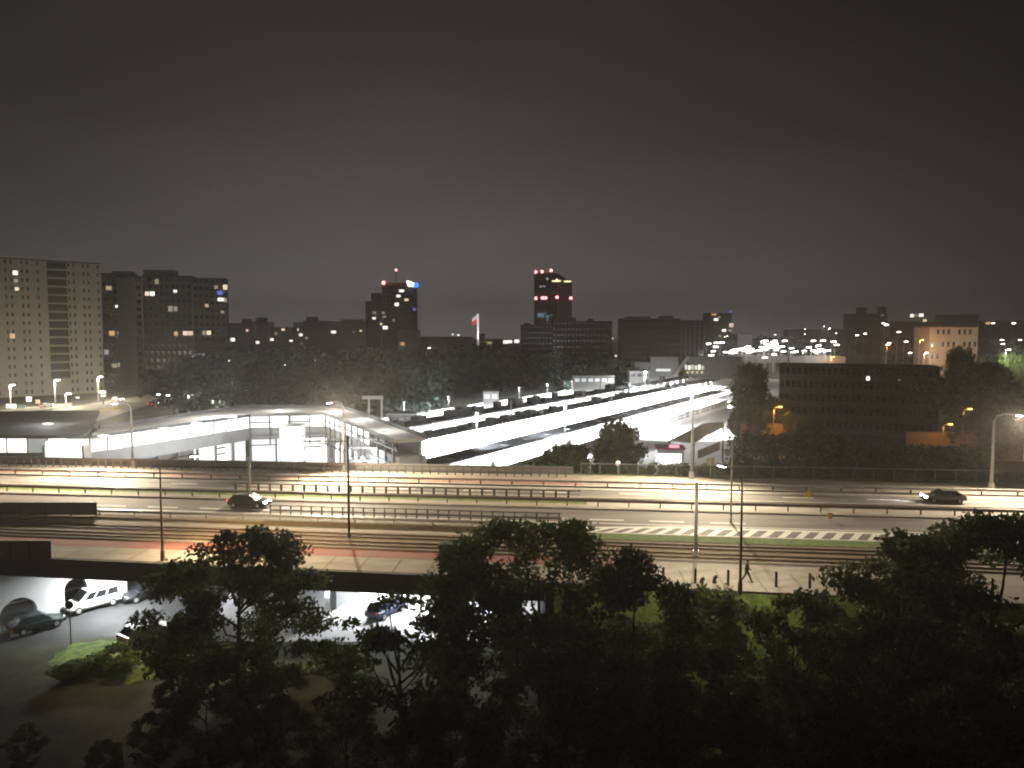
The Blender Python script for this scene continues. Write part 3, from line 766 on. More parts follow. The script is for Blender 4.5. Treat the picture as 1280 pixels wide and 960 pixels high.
# big grey canopy roof with a sagging edge
ca = [PD(838, 549, 150), PD(868, 552.5, 140), PD(905, 531, 152), PD(905, 527, 166), PD(880, 529, 172)]
tz = thing('canopy_roof', 'wide grey sagging canopy roof behind the kiosk', 'canopy', (ca[1].x, ca[1].y, GZ))
b = MB(); vs = [tuple(p) for p in ca] + [(p.x, p.y, p.z - .35) for p in ca]
b.add(vs, [(0, 1, 2, 3, 4), (9, 8, 7, 6, 5)] + [(i, (i + 1) % 5, 5 + (i + 1) % 5, 5 + i) for i in range(5)]); b.build('roof', mat('grey_membrane', (.19, .20, .18), .8, .15, .5), tz, True)
for p in (ca[1], ca[2], ca[3], ca[0]):
    b = MB(); b.box((p.x, p.y + .6, (p.z - .35 + GZ) / 2), (.3, .3, p.z - .35 - GZ)); b.build('column', M['dark_steel'], tz, True)
b = MB(); b.beam((ca[1].x + 1, ca[1].y + 1.2, -3.2), (ca[2].x - .6, ca[2].y + .5, -3.2), .12, 1.6); b.build('side_panel', M['concrete_grey'], tz, True)
# dark domed frame
q = PD(658, 588, 112)
t = thing('domed_frame', 'dark round-topped metal frame beside the bright lawn', 'frame', (q.x, 112, GZ))
b = MB(); zt_ = PD(658, 568, 112).z - GZ; r_ = 1.1
for sx in (-r_, r_): b.tube([(sx, 0, 0), (sx, 0, zt_)], .1, 8)
b.tube([(r_ * math.cos(math.pi * k / 10), 0, zt_ + r_ * math.sin(math.pi * k / 10)) for k in range(11)], .1, 8)
b.build('arch', M['dark_steel'], t)
for k, zf in enumerate((0, -1.3, -2.6)):
    b = MB(); b.tube([(-r_, 0, zt_ + zf), (r_, 0, zt_ + zf)], .06, 6); b.build('crossbar', M['dark_steel'], t)
# white portal gantry beyond the concourse
pg = [PD(461, 497, 185), PD(477, 497, 185)]
t = thing('portal_gantry', 'pale goalpost-shaped gantry beside the dark wood', 'gantry', (pg[0].x, 185, GZ))
for p in pg:
    b = MB(); b.box((p.x, 185, (p.z + GZ) / 2), (.4, .3, p.z - GZ)); b.build('post', M['steel'], t, True)
b = MB(); b.box(((pg[0].x + pg[1].x) / 2 - .6, 185, pg[0].z), (5.0, .5, .8)); b.build('beam', M['steel'], t, True)
# low sheds beyond the farthest platform
def shed(px0, px1, yt, yb, Y, label, m, lit=None):
    a, c = PD(px0, yb, Y), PD(px1, yt, Y); hgt = c.z - GZ; wd = c.x - a.x
    t = thing('station_shed', label, 'shed', ((a.x + c.x) / 2, Y, GZ))
    b = MB(); b.box((0, 3, hgt / 2 - .15), (wd, 6, hgt - .3)); b.build('wall', m, t)
    b = MB(); b.box((0, 3, hgt - .14), (wd + .6, 6.6, .25)); b.build('roof', M['roof_grey'], t)
    n = max(2, int(wd / 2.5))
    for i in range(n):
        b = MB(); b.box((-wd / 2 + (i + .5) * wd / n, -.03, hgt - 1.6), (wd / n * .7, .08, 1.3)); b.build('window', E[lit] if lit else M['glass_dark'], t)
    return t
shed(604, 623, 489, 500, 232, 'small white lit hut behind the farthest canopy', M['white_paint'], 'glaze2')
shed(485, 518, 517, 530, 196, 'grey low shed beside the portal gantry', M['concrete_grey'])
shed(717, 768, 470, 482, 300, 'grey long shed with posts behind the farthest platform', M['concrete_grey'], 'pale')
shed(787, 812, 464, 478, 320, 'small grey shed where the platforms end', M['concrete_grey'])
# overpass building at the far end of the platforms
t = thing('station_overpass', 'grey concrete overpass building across the far end of the platforms', 'building', (PD(850, 470, 372).x, 372, GZ))
def bx(px0, px1, yt, yb, Y, dep, nm, m):
    a, c = PD(px0, yb, Y), PD(px1, yt, Y); b = MB(); b.box(((a.x + c.x) / 2, Y + dep / 2, (a.z + c.z) / 2), (c.x - a.x, dep, c.z - a.z)); return b.build(nm, m, t, True)
bx(793, 812, 453, 480, 372, 10, 'wall', M['concrete_grey']); bx(812.5, 848, 446, 478, 372, 12, 'wall', M['concrete_grey'])
bx(820, 838, 461, 464, 371.6, .3, 'window', E['glaze2'])
b = MB(); a, c = PD(842, 470, 365), PD(860, 446, 365); b.beam(a, c, 3, 1.6); b.build('stair', M['concrete'], t, True)
bx(860, 928, 446, 474, 385, 14, 'wall', M['concrete_grey'])
for i in range(6):
    bx(856 + i * 4.2, 859 + i * 4.2, 456 + (i % 2), 462, 384.4, .3, 'window', E[('glaze2', 'white', 'yellow')[i % 3]])
for i in range(4): bx(858 + i * 6, 861 + i * 6, 464, 467, 384.4, .3, 'window', E['yellow'])

# ------------------------------------------------------------------ station concourse (U-shaped glazed gallery on the left)
ZR = 3.9
cc = thing('station_concourse', 'white glowing station concourse with flat grey roof and glazed gallery', 'building', (-45, 130, GZ))
def gal(px, py): return Vector((*G(px, py, ZR).to_tuple()[:2], 0))
P0 = Vector((-112, 117, 0)); A = gal(104, 543); Bc = gal(312, 517); C = gal(408, 515); Dn = gal(500, 549); 
A.y = 116.0; A.x = -64.3
line = [P0, A, Bc, C, Dn]
dep = 11
outer = [Vector((-112, 150, 0)), Vector((-67, 124, 0)), Bc + Vector((-5, 13, 0)), C + Vector((2, 7, 0)), Dn + Vector((3.4, 1.6, 0))]
roofs = ['roof_slate', 'roof_grey', 'roof_grey', 'roof_grey']
rw = random.Random(11)
for i in range(4):
    a, c, d_, e_ = line[i], line[i + 1], outer[i + 1], outer[i]
    if i == 0: d_ = Vector((-82, 152, 0))
    nrm = Vector(((c - a).y, -(c - a).x, 0)).normalized()
    ov = .5
    b = MB(); b.prism([(a + nrm * ov).to_tuple()[:2], (c + nrm * ov).to_tuple()[:2], d_.to_tuple()[:2], e_.to_tuple()[:2]], ZR - .55, ZR - .004 * (i % 2)); b.build('roof', M[roofs[i]], cc, True)
    # floor slab / spandrel
    b = MB(); b.prism([(a + nrm * .15).to_tuple()[:2], (c + nrm * .15).to_tuple()[:2], (d_ - nrm * .3).to_tuple()[:2], (e_ - nrm * .3).to_tuple()[:2]], -1.15, 1.15 - .003 * (i % 2)); b.build('spandrel', M['spandrel'], cc, True)
    L = (c - a).length; n = max(3, int(L / 3.0)); u = (c - a).normalized()
    for k in range(n):
        s0_, s1_ = L * k / n + .06, L * (k + 1) / n - .06
        if i == 3 and s0_ > L * .62: continue
        g = E['glaze'] if rw.random() < .78 else E[rw.choice(('glaze2', 'glaze2', 'glaze3'))]
        b = MB(); b.beam(a + u * s0_ + Vector((0, 0, 2.24)), a + u * s1_ + Vector((0, 0, 2.24)), .08, 2.16); b.build('window', g, cc, True)
        p = a + u * (L * k / n); b = MB(); b.box((p.x, p.y, 2.24), (.14, .3, 2.18), math.atan2(u.y, u.x)); b.build('mullion', M['concrete_grey'], cc, True)
    # lower arcade
    lo = a - nrm * 1.2, c - nrm * 1.2
    n2 = max(3, int(L / 4.0))
    for k in range(n2):
        s0_, s1_ = L * k / n2 + .1, L * (k + 1) / n2 - .1
        g = E['glaze'] if rw.random() < .92 else E['glaze2']
        pxm = 640 + F * (lo[0] + u * (s0_ + s1_) / 2).x / (lo[0] + u * (s0_ + s1_) / 2).y
        if pxm < 62 or 106 < pxm < 236: g = M['arcade_wall']
        if pxm > 452: continue
        b = MB(); b.beam(lo[0] + u * s0_ + Vector((0, 0, -3.6)), lo[0] + u * s1_ + Vector((0, 0, -3.6)), .08, 5.6); b.build('window', g, cc, True)
        p = a + u * (L * k / n2) - nrm * .3; b = MB(); b.box((p.x, p.y, -3.6), (.4, .4, 5.0), math.atan2(u.y, u.x)); b.build('column', M['concrete_grey'], cc, True)
        if k % 2 == 0 and g is E['glaze']:
            for zz in (-1.9, -3.0): b = MB(); b.beam(lo[0] + u * (s0_ + .5) + nrm * .2 + Vector((0, 0, zz)), lo[0] + u * (s1_ - 1) + nrm * .2 + Vector((0, 0, zz)), .1, .35); b.build('sign_board', M['concrete_grey'], cc, True)
for i in (1, 2, 3):
    a, c = line[i], line[i + 1]; u = (c - a).normalized(); L = (c - a).length; nrm = Vector((u.y, -u.x, 0))
    b = MB(); b.beam(a + nrm * .56 + Vector((0, 0, ZR - .28)), c + nrm * .56 + Vector((0, 0, ZR - .28)), .1, .5); b.build('roof_fascia', M['roof_slate'] if i == 1 else M['concrete_grey'], cc, True)
    oa, oc = outer[i], outer[i + 1]
    b = MB(); b.beam(oa + Vector((0, 0, ZR + .25)), oc + Vector((0, 0, ZR + .25)), .35, .6); b.build('roof_parapet', M['roof_slate'], cc, True)
    if i > 1:
        k = 0.0
        while k < L:
            p = a + u * k + nrm * .3; b = MB(); b.box((p.x, p.y, .6), (.26, .2, 5.4), math.atan2(u.y, u.x)); b.build('mullion', M['rail_grey'], cc, True); k += 3.7
        for zz in (2.2, -.2, -2.2):
            b = MB(); b.beam(a + nrm * .42 + Vector((0, 0, zz)), c + nrm * .42 + Vector((0, 0, zz)), .1, .2); b.build('transom', M['rail_grey'], cc, True)
# gallery back wall
for i in range(4):
    a, c = outer[i], outer[i + 1]
    nr = Vector(((c - a).y, -(c - a).x, 0)).normalized()
    b = MB(); b.beam(a + nr * .6 + Vector((0, 0, -1.5)), c + nr * .6 + Vector((0, 0, -1.5)), .3, 9.8); b.build('wall', M['concrete_grey'], cc, True)
# roof lights; those on the right wing are added to brighten its roof
for (px, py) in ((262, 522), (275, 521), (246, 529), (205, 536), (130, 545), (290, 521), (350, 513), (452, 524), (482, 538), (420, 514), (60, 530)):
    p = G(px, py, ZR + .1); b = MB(); b.box(p, (1.1, 1.6, .2), AV); b.build('skylight_some_added', E['glaze2'], cc, True); lamp('POINT', p + Vector((0, 0, 3)), 1800, (1, .96, .9), .4)
a, c = PD(57, 560, 113.6), PD(103, 560, 113.6)
b = MB(); b.box(((a.x + c.x) / 2, 114.4, -1.65), (c.x - a.x, 1.6, 9.7)); b.build('entrance_block', E['glaze'], cc, True)
for x in (a.x - .2, c.x + .2):
    b = MB(); b.box((x, 114.3, -2.0), (.3, 2.0, 9.3)); b.build('column', M['concrete'], cc, True)
# glazed lift tower and stair in the court
lt = PD(366, 555, 138)
t = thing('lift_tower', 'grey glass lift tower in the court of the concourse', 'lift tower', (lt.x, 138, GZ))
b = MB(); b.box((0, 0, 4.6), (3.4, 3.4, 9.2)); b.build('shaft', E['glaze3'], t)
for sx in (-1.75, 1.75):
    for sy in (-1.75, 1.75):
        b = MB(); b.box((sx, sy, 4.65), (.2, .2, 9.3)); b.build('post', M['steel'], t)
for z in (2.4, 4.8, 7.2, 9.25):
    b = MB(); b.box((0, 0, z), (3.62, 3.62, .16)); b.build('frame', M['steel'], t)
t = thing('stair_enclosure', 'grey framed stair enclosure at the end of the concourse by the platforms', 'stair', (PD(462, 560, 124).x, 124, GZ))
for (px, Y) in ((432, 124), (449, 126), (474, 122), (497, 118)):
    p = PD(px, 560, Y); b = MB(); b.box((p.x, Y, -1.9), (.4, .4, 9.0)); b.build('post', M['concrete_grey'], t, True)
for (z, hgt) in ((2.4, .35), (.9, .3), (-1.4, .7)):
    a, c = PD(432, 560, 124), PD(474, 560, 122); b = MB(); b.beam((a.x, 123.7, z), (c.x, 121.7, z), .3, hgt); b.build('beam', M['concrete_grey'], t, True)
    c2 = PD(497, 560, 118); b = MB(); b.beam((c.x + .3, 121.6, z - .02), (c2.x, 118, z - .9), .3, hgt); b.build('beam', M['concrete_grey'], t, True)
for i in range(14):
    a = PD(440, 560, 124); p = Vector((a.x + i * .55, 125.0 - i * .12, -5.8 + i * .42)); b = MB(); b.box((p.x, p.y + 1.2, p.z), (.56, 2.2, .2)); b.build('step', M['concrete'], t, True)
# tall glowing white panel in a steel frame
p = PD(454, 575, 119); t = thing('lit_panel', 'tall white lit panel below the stair frames', 'pillar', (p.x, 119, GZ)); b = MB(); b.box((0, 0, 2.9), (1.0, .25, 5.2)); b.build('face', E['glaze'], t); b = MB(); b.box((0, .2, 2.9), (1.2, .14, 5.8)); b.build('frame', M['steel'], t)
# point lights without fittings, brightening the spandrels round the court
for (x, y) in ((-45, 128), (-36, 134), (-52, 122), (-24, 120)):
    lamp('POINT', (x, y, -.6), 3000, COOL, .5)

# ------------------------------------------------------------------ lights below the bridge
for (x, y, L, P_) in ((-14, 76, 10, 4500), (-8, 84, 12, 5000), (-22, 84, 10, 3500), (-6, 70, 8, 2600), (-12, 98, 14, 5000)):
    t = thing('bridge_lamp', 'white tube lamps fixed under the bridge deck', 'tube lamp', (x, y, -1.5), AV, 'tube lamps under the bridge deck')
    b = MB(); b.box((0, 0, .02), (1.8, .22, .1)); b.build('casing', M['steel'], t)
    b = MB(); b.box((0, 0, -.06), (1.7, .14, .06)); b.build('tube', E['tube'], t)
    lamp('AREA', (x, y, -1.62), P_, COOL, 2.5, None, size_y=.6, rz=AV)
for (x, y, P_) in ((-36.5, 69.5, 3300), (-50, 66.5, 260)):
    t = thing('bridge_lamp', 'white tube lamp fixed under the deck near the white van' if x > -40 else 'white tube lamp fixed under the deck near the dark car', 'tube lamp', (x, y, -1.5), AV, 'tube lamps by the lower street')
    b = MB(); b.box((0, 0, .02), (1.8, .22, .1)); b.build('casing', M['steel'], t)
    b = MB(); b.box((0, 0, -.06), (1.7, .14, .06)); b.build('tube', E['tube'], t)
    lamp('AREA', (x, y, -1.62), P_, (.96, 1, .98), 2.0, None, size_y=.5, rz=AV)

# ------------------------------------------------------------------ vehicles
def car(label, loc, rz, paint, L=4.4, W=1.8, kind='hatch', lights=False, cat='car', group=None, name='parked_car'):
    t = thing(name, label, cat, loc, rz, group)
    hw = W / 2
    if kind == 'van':   # minibus / estate van
        st = [(-L / 2, .42, .95, .86), (-L / 2 + .08, .3, 1.02, .97), (-L * .2, .27, 1.02, 1), (L * .22, .27, 1.0, 1), (L * .33, .27, .98, .99), (L / 2 - .25, .3, .86, .95), (L / 2, .42, .72, .82)]
        cab = [(-L / 2 + .12, L * .30), (-L / 2 + .28, L * .10), 1.02, 1.86, .9]
    else:
        st = [(-L / 2, .45, .78, .8), (-L / 2 + .12, .3, .92, .95), (-L * .25, .25, .95, 1), (L * .1, .25, .93, 1), (L * .22, .25, .9, 1), (L / 2 - .35, .28, .74, .95), (L / 2, .42, .6, .78)]
        cab = [(-L / 2 + .22, L * .25), (-L / 2 + .75 if kind == 'hatch' else -L / 2 + 1.1, L * .07), .92, 1.46, .8]
    b = MB(); vs = []; fs = []
    for (x, z0, z1, k) in st:
        w_ = hw * k
        vs += [(x, -w_ * .9, z0), (x, -w_, z0 + .2), (x, -w_, z1 - .12), (x, -w_ * .9, z1), (x, w_ * .9, z1), (x, w_, z1 - .12), (x, w_, z0 + .2), (x, w_ * .9, z0)]
    n = len(st)
    for i in range(n - 1):
        for k in range(8): fs.append((i * 8 + k, i * 8 + (k + 1) % 8, (i + 1) * 8 + (k + 1) % 8, (i + 1) * 8 + k))
    fs += [tuple(range(8))[::-1], tuple((n - 1) * 8 + k for k in range(8))]
    b.add(vs, fs); o = b.build('body', paint, t)
    bv = o.modifiers.new('bevel', 'BEVEL'); bv.width = .05; bv.segments = 2
    (a0, a1), (c0, c1), z0, z1, kk = cab
    w0, w1 = hw * .95, hw * kk
    b = MB(); b.add([(a0, -w0, z0 - .03), (a1, -w0, z0 - .05), (a1, w0, z0 - .05), (a0, w0, z0 - .03), (c0, -w1, z1), (c1, -w1, z1), (c1, w1, z1), (c0, w1, z1)],
        [(0, 1, 5, 4), (1, 2, 6, 5), (2, 3, 7, 6), (3, 0, 4, 7), (4, 5, 6, 7)]); o = b.build('roof', paint, t)
    bv = o.modifiers.new('bevel', 'BEVEL'); bv.width = .06; bv.segments = 2
    def face(p, q, r_, s_, u0, u1, v0, v1, off):
        p, q, r_, s_ = map(Vector, (p, q, r_, s_))
        f_ = lambda u, v: (p * (1 - u) + q * u) * (1 - v) + (s_ * (1 - u) + r_ * u) * v
        nrm = (q - p).cross(s_ - p).normalized() * off
        return [f_(u0, v0) + nrm, f_(u1, v0) + nrm, f_(u1, v1) + nrm, f_(u0, v1) + nrm]
    for sg in (-1, 1):
        pts = ((a0, sg * w0, z0), (a1, sg * w0, z0), (c1, sg * w1, z1), (c0, sg * w1, z1))
        for (u0, u1) in (((.06, .36), (.39, .66), (.69, .92)) if kind == 'van' else ((.12, .48), (.52, .88))):
            b = MB(); b.quad(*face(*pts, u0, u1, .12, .84, .012 * -sg * -1 if sg < 0 else -.012)); b.build('window', M['glass_dark'], t)
    b = MB(); b.quad(*face((a1, -w0, z0), (a1, w0, z0), (c1, w1, z1), (c1, -w1, z1), .08, .92, .1, .92, .012)); b.build('windscreen', M['glass_dark'], t)
    b = MB(); b.quad(*face((a0, w0, z0), (a0, -w0, z0), (c0, -w1, z1), (c0, w1, z1), .1, .9, .15, .85, .012)); b.build('rear_window', M['glass_dark'], t)
    for sx in (-L * .31, L * .31):
        for sg in (-1, 1):
            b = MB(); b.tube([(0, -.11, 0), (0, .11, 0)], .32, 18); wl = b.build('wheel', M['tyre'], t); wl.location = (sx, sg * (hw - .1), .32)
            b = MB(); b.tube([(0, sg * .112, 0), (0, sg * .125, 0)], .2, 12); b.build('rim', M['steel'], wl)
    for sg in (-1, 1):
        b = MB(); b.box((L / 2 - .1, sg * hw * .6, .66 if kind != 'van' else .74), (.22, .4, .16)); b.build('headlight', E['head'] if lights else M['steel'], t)
        b = MB(); b.box((-L / 2 + .03, sg * hw * .68, .78 if kind != 'van' else 1.1), (.1, .22, .16 if kind != 'van' else .42)); b.build('taillight', E['tail'] if lights else M['redpaint'], t)
        b = MB(); b.box((L * .2, sg * (hw + .08), .98), (.1, .2, .14)); b.build('mirror', paint, t)
    b = MB(); b.box((L / 2 + .0, 0, .4), (.1, W * .7, .22)); b.build('bumper', M['dark_steel'], t)
    if lights:
        fx = Vector((math.cos(rz), math.sin(rz), 0))
        p = Vector(loc) + fx * (L / 2 + .15) + Vector((0, 0, .66))
        lamp('SPOT', p, 1500, (.9, .95, 1), .1, target=p + fx * 14 - Vector((0, 0, .62)), spot=60, blend=.6)
    return t
P_white = mat('white_car_paint', (.72, .72, .7), .35, .04, 1, spec=.5); P_black = mat('black_car_paint', (.02, .021, .025), .3, .1, 1, spec=.5)
P_grey = mat('grey_car_paint', (.22, .23, .24), .35, .06, 1, spec=.5); P_teal = mat('teal_car_paint', (.008, .022, .024), .35, .08, 1, spec=.5); P_red = mat('red_car_paint', (.25, .03, .035), .35, .08, 1, spec=.5)
P_brown = mat('brown_car_paint', (.06, .05, .04), .35, .08, 1, spec=.5); P_blue = mat('blue_car_paint', (.015, .03, .07), .35, .08, 1, spec=.5)
va = math.atan2(vv.y, vv.x)
q = row(642.5, G(318, 629, 0).x); car('dark car driving along the near carriageway with bright headlights', (q.x, q.y, .01), -.12, P_black, 4.5, 1.85, 'hatch', True, name='moving_car')
q = row(615, G(1183, 629, 0).x); car('dark brown car with bluish headlights driving on the far carriageway', (q.x, q.y, .01), math.pi - .115, P_brown, 4.5, 1.85, 'sedan', True, name='moving_car')
q = G(115, 761, GZ); car('white van parked in front of the arched bridge pier', (q.x, q.y, GZ + .13), va + math.pi, P_white, 4.9, 1.9, 'van', cat='van', name='parked_van')
q = G(46, 788, GZ); car('dark teal car parked beside the arched pier nearest the dark corner', (q.x, q.y, GZ + .13), va, P_teal, 4.2)
q = G(183, 747, GZ); car('black car parked behind the white van at the pier end', (q.x, q.y, GZ + .01), va + math.pi, P_black, 4.5)
q = G(186, 736, GZ); car('dark red car deep in the shade under the bridge', (q.x, q.y + 3, GZ + .01), va + math.pi, P_red, 4.3)
q = G(184, 798, GZ); car('white car half hidden by the leaves of the tree on the lower street', (q.x, q.y, GZ + .01), va + .1, P_white, 4.5, 1.85)
q = G(240, 790, GZ); car('grey car behind the tree leaves beside the half hidden white car', (q.x, q.y, GZ + .01), va + .1, P_grey, 4.4)
q = G(462, 768, GZ); car('blue car parked in the bright yard beside the lit pier', (q.x + 1.5, q.y, GZ + .02), AV, P_blue, 4.2)
q = G(560, 775, GZ); car('grey car parked in the bright yard behind the tall tree', (q.x, q.y, GZ + .02), AV, P_grey, 4.4, kind='sedan')
# orange barrier near the dark car
q = G(27, 797, GZ); t = thing('road_barrier', 'orange and white barrier on the kerb beside the teal car', 'barrier', q, va)
b = MB(); b.box((0, 0, .75), (1.6, .08, .3)); b.build('board', mat('orange_board', (.6, .25, .03), .6, .1, 3), t)
b = MB(); b.box((0, 0, .35), (1.6, .08, .3)); b.build('board', M['white_paint'], t)
for x in (-.7, .7):
    b = MB(); b.box((x, .08, .48), (.1, .08, .96)); b.build('leg', M['dark_steel'], t)

# ------------------------------------------------------------------ person walking on the pavement
def skin_mesh(name, verts, edges, radii, m, parent, root=0, lv=1):
    me = bpy.data.meshes.new(name); me.from_pydata(verts, edges, []); me.materials.append(m)
    o = bpy.data.objects.new(name, me); col.objects.link(o); o.parent = parent
    md = o.modifiers.new('skin', 'SKIN'); md.use_smooth_shade = True
    for i, r_ in enumerate(radii):
        sv = me.skin_vertices[0].data[i]; sv.radius = (r_, r_) if not isinstance(r_, tuple) else r_; sv.use_root = (i == root)
    sb = o.modifiers.new('sub', 'SUBSURF'); sb.levels = lv; sb.render_levels = lv
    return o
pq = G(933, 727.5, 0)
pt = thing('person', 'person in dark clothes walking along the pale pavement beside the slim lamp', 'person', pq, 0)
# walks towards +x (to the right); y is sideways
V = [(0, 0, .95), (.02, 0, 1.15), (.04, 0, 1.36), (.05, 0, 1.48), (.07, 0, 1.56),
     (.0, -.09, .90), (.22, -.09, .50), (.36, -.09, .09), (.48, -.09, .04),
     (.0, .09, .90), (-.08, .09, .50), (-.36, .09, .14), (-.30, .09, .04),
     (.04, -.19, 1.40), (-.10, -.22, 1.13), (-.06, -.22, .90), (-.03, -.22, .84),
     (.04, .19, 1.40), (.14, .22, 1.13), (.30, .22, .97), (.35, .22, .93)]
Ed = [(0, 1), (1, 2), (2, 3), (3, 4), (0, 5), (5, 6), (6, 7), (7, 8), (0, 9), (9, 10), (10, 11), (11, 12), (2, 13), (13, 14), (14, 15), (15, 16), (2, 17), (17, 18), (18, 19), (19, 20)]
Ra = [(.12, .15), (.12, .15), (.12, .16), .06, .055, .095, .065, .045, .04, .095, .065, .045, .04, .065, .05, .036, .03, .065, .05, .036, .03]
def hand(base, d, sg):
    i0 = len(V) - 0
    bi = base
    p = Vector(V[bi]); d = Vector(d).normalized(); sidev = Vector((0, 1, 0))
    for k, (o_, L_) in enumerate(((-.03, .07), (-.01, .085), (.012, .08), (.032, .062))):
        a = p + Vector((0, 0, 0)) + Vector((d.z, 0, -d.x)) * o_ + d * .05; c = a + d * L_ + Vector((0, -sg * .02, 0))
        V.append(tuple(a)); Ra.append(.011); Ed.append((bi, len(V) - 1)); V.append(tuple(c)); Ra.append(.008); Ed.append((len(V) - 2, len(V) - 1))
    a = p + Vector((d.z, 0, -d.x)) * -.045 + d * .02; V.append(tuple(a)); Ra.append(.011); Ed.append((bi, len(V) - 1))
hand(16, (.3, 0, -1), 1); hand(20, (.8, 0, -.5), -1)
Ra = [tuple(q * 1.25 for q in r_) if isinstance(r_, tuple) else (r_ * 1.3 if r_ > .015 else r_) for r_ in Ra]
skin_mesh('body', V, Ed, Ra, M['cloth'], pt)
b = MB(); b.ball((.08, 0, 1.665), .105, 14, 10, (.95, .78, 1.18)); b.add([(.165, -.015, 1.67), (.165, .015, 1.67), (.205, 0, 1.645), (.17, 0, 1.64)], [(0, 1, 2), (0, 2, 3), (1, 3, 2)])
for sy in (-.083, .083): b.ball((.07, sy, 1.66), .028, 8, 6, (.8, .4, 1.2))
hd = b.build('head', M['skin'], pt, smooth=True)
b = MB(); b.ball((.06, 0, 1.70), .112, 14, 8, (.98, .82, 1.0)); b.build('hair', M['hair'], hd, smooth=True)
for sy in (-.032, .032): 
    b = MB(); b.ball((.172, sy, 1.678), .014, 8, 6); b.build('eye', M['hair'], hd)
b = MB(); b.box((.172, 0, 1.605), (.012, .05, .012)); b.build('mouth', M['redpaint'], hd)

# ------------------------------------------------------------------ trees
def np_mesh(name, v, f, m):
    me = bpy.data.meshes.new(name); nv, nf = len(v), len(f); k = f.shape[1]
    me.vertices.add(nv); me.vertices.foreach_set('co', v.astype(np.float32).ravel())
    me.loops.add(nf * k); me.loops.foreach_set('vertex_index', f.astype(np.int32).ravel())
    me.polygons.add(nf); me.polygons.foreach_set('loop_start', np.arange(0, nf * k, k, dtype=np.int32))
    me.update(calc_edges=True); me.validate(); me.materials.append(m)
    return me
def crown_arrays(rs, centers, radii, n, leaf, hollow=.45, flat=.75):
    ci = rs.choice(len(centers), n, p=radii ** 2 / (radii ** 2).sum())
    d = rs.normal(size=(n, 3)); d /= np.linalg.norm(d, axis=1)[:, None]
    rr = radii[ci] * (hollow + (1 - hollow) * rs.random(n) ** .6) * (.8 + .35 * rs.random(n))
    p = centers[ci] + d * rr[:, None] * np.array([1, 1, flat])
    # twig direction, drooping slightly
    a = rs.normal(size=(n, 3)); a += d * .5; a /= np.linalg.norm(a, axis=1)[:, None]
    bb = np.cross(a, rs.normal(size=(n, 3))); bb /= np.linalg.norm(bb, axis=1)[:, None]
    L = leaf * (.55 + .9 * rs.random(n))[:, None]
    v = np.stack([p - a * L * .6, p + bb * L * .32 + a * L * .05, p + a * L * .65, p - bb * L * .32 + a * L * .05], 1).reshape(-1, 3)
    f = np.arange(n * 4).reshape(-1, 4)
    return v, f
def tree_data(seed, h, r, nc, n, leaf, m='leaf', low=.28, conical=False, cl=(.2, .26), flat=.75):
    rs = np.random.RandomState(seed)
    cs = []; rd = []
    for i in range(nc):
        u = rs.random(); a = rs.random() * 2 * math.pi
        zf = low + (1 - low) * (i + .5) / nc
        env = math.sin(math.pi * min(.97, max(.06, (zf - low * .7) / (1.03 - low * .7)))) ** .6
        if conical: env = (1.05 - zf) * 1.1
        rad = r * env * (.35 + .65 * u ** .5) * .8
        cs.append((rad * math.cos(a), rad * math.sin(a), h * zf - .1 * r)); rd.append(r * (cl[0] + cl[1] * rs.random()) * (.7 + .5 * env))
    cs = np.array(cs); rd = np.array(rd); over = (cs[:, 2] + rd * .8) - h; cs[:, 2] -= np.maximum(over, 0)
    v, f = crown_arrays(rs, cs, rd, n, leaf, .2, flat)
    cm = np_mesh('crown', v, f, M[m])
    b = MB(); tr = max(.1, h * .017)
    top = Vector((r * .05, 0, h * .72)); b.tube([(0, 0, -.1), (0, 0, .3), (r * .03, -.1, h * .3), top], [tr * 1.5, tr, tr * .75, tr * .25], 8)
    for i in rs.choice(nc, min(nc, 11), replace=False):
        c = Vector(cs[i]); s = Vector((r * .02, 0, min(h * .6, max(h * .16, c.z * .62)))); mid = (s + c) / 2 + Vector((0, 0, -.08 * h * rs.random()))
        b.tube([s, mid, c], [tr * .42, tr * .28, tr * .08], 5)
    tm = bpy.data.meshes.new('trunk'); tm.from_pydata([tuple(q) for q in b.v], [], b.f); tm.materials.append(M['bark'])
    return cm, tm
def tree(data, loc, label, rz=0, s=1.0, group=None, name='tree', cat='tree', cm=None):
    t = thing(name, label, cat, loc, rz, group); t.scale = s if hasattr(s, '__len__') else (s,) * 3
    for nm, me in (('crown', data[0]), ('trunk', data[1])):
        o = bpy.data.objects.new(nm, me); col.objects.link(o); o.parent = t
    return t
big = [tree_data(21 + i, 15, 7.8, 96, 30000, .27, low=.16, cl=(.1, .13), flat=.5) for i in range(3)]
midt = [tree_data(51 + i, 11, 5.2, 60, 14000, .26, low=.12, cl=(.11, .14), flat=.55) for i in range(2)]
dense = [tree_data(81 + i, 15, 6.6, 60, 15000, .5, low=.16, cl=(.2, .2), flat=.75) for i in range(2)]
loose = tree_data(61, 11, 5.6, 46, 6500, .27, low=.3, cl=(.1, .13), flat=.5)
def top_at(data_h, px, py, Y, label, rz, data, wide=1.0, zb=GZ, **k):
    p = PD(px, py, Y); s = (p.z - zb) / data_h
    return tree(data, (p.x, p.y, zb), label, rz, (s * wide, s * wide, s), **k)
top_at(15, 290, 648, 50, 'big dark broadleaf tree whose crown covers the lamp foot on the bridge edge', .4, big[0], 1.0)
high = tree_data(91, 15, 8.2, 70, 14000, .27, low=.58, cl=(.075, .12), flat=.45)
top_at(15, 676, 640, 47, 'big dark broadleaf tree before the middle of the road', 1.9, high, 1.0)
top_at(15, 1255, 628, 44, 'big dark broadleaf tree in the corner before the hatched marking', 3.0, big[2], 1.0)
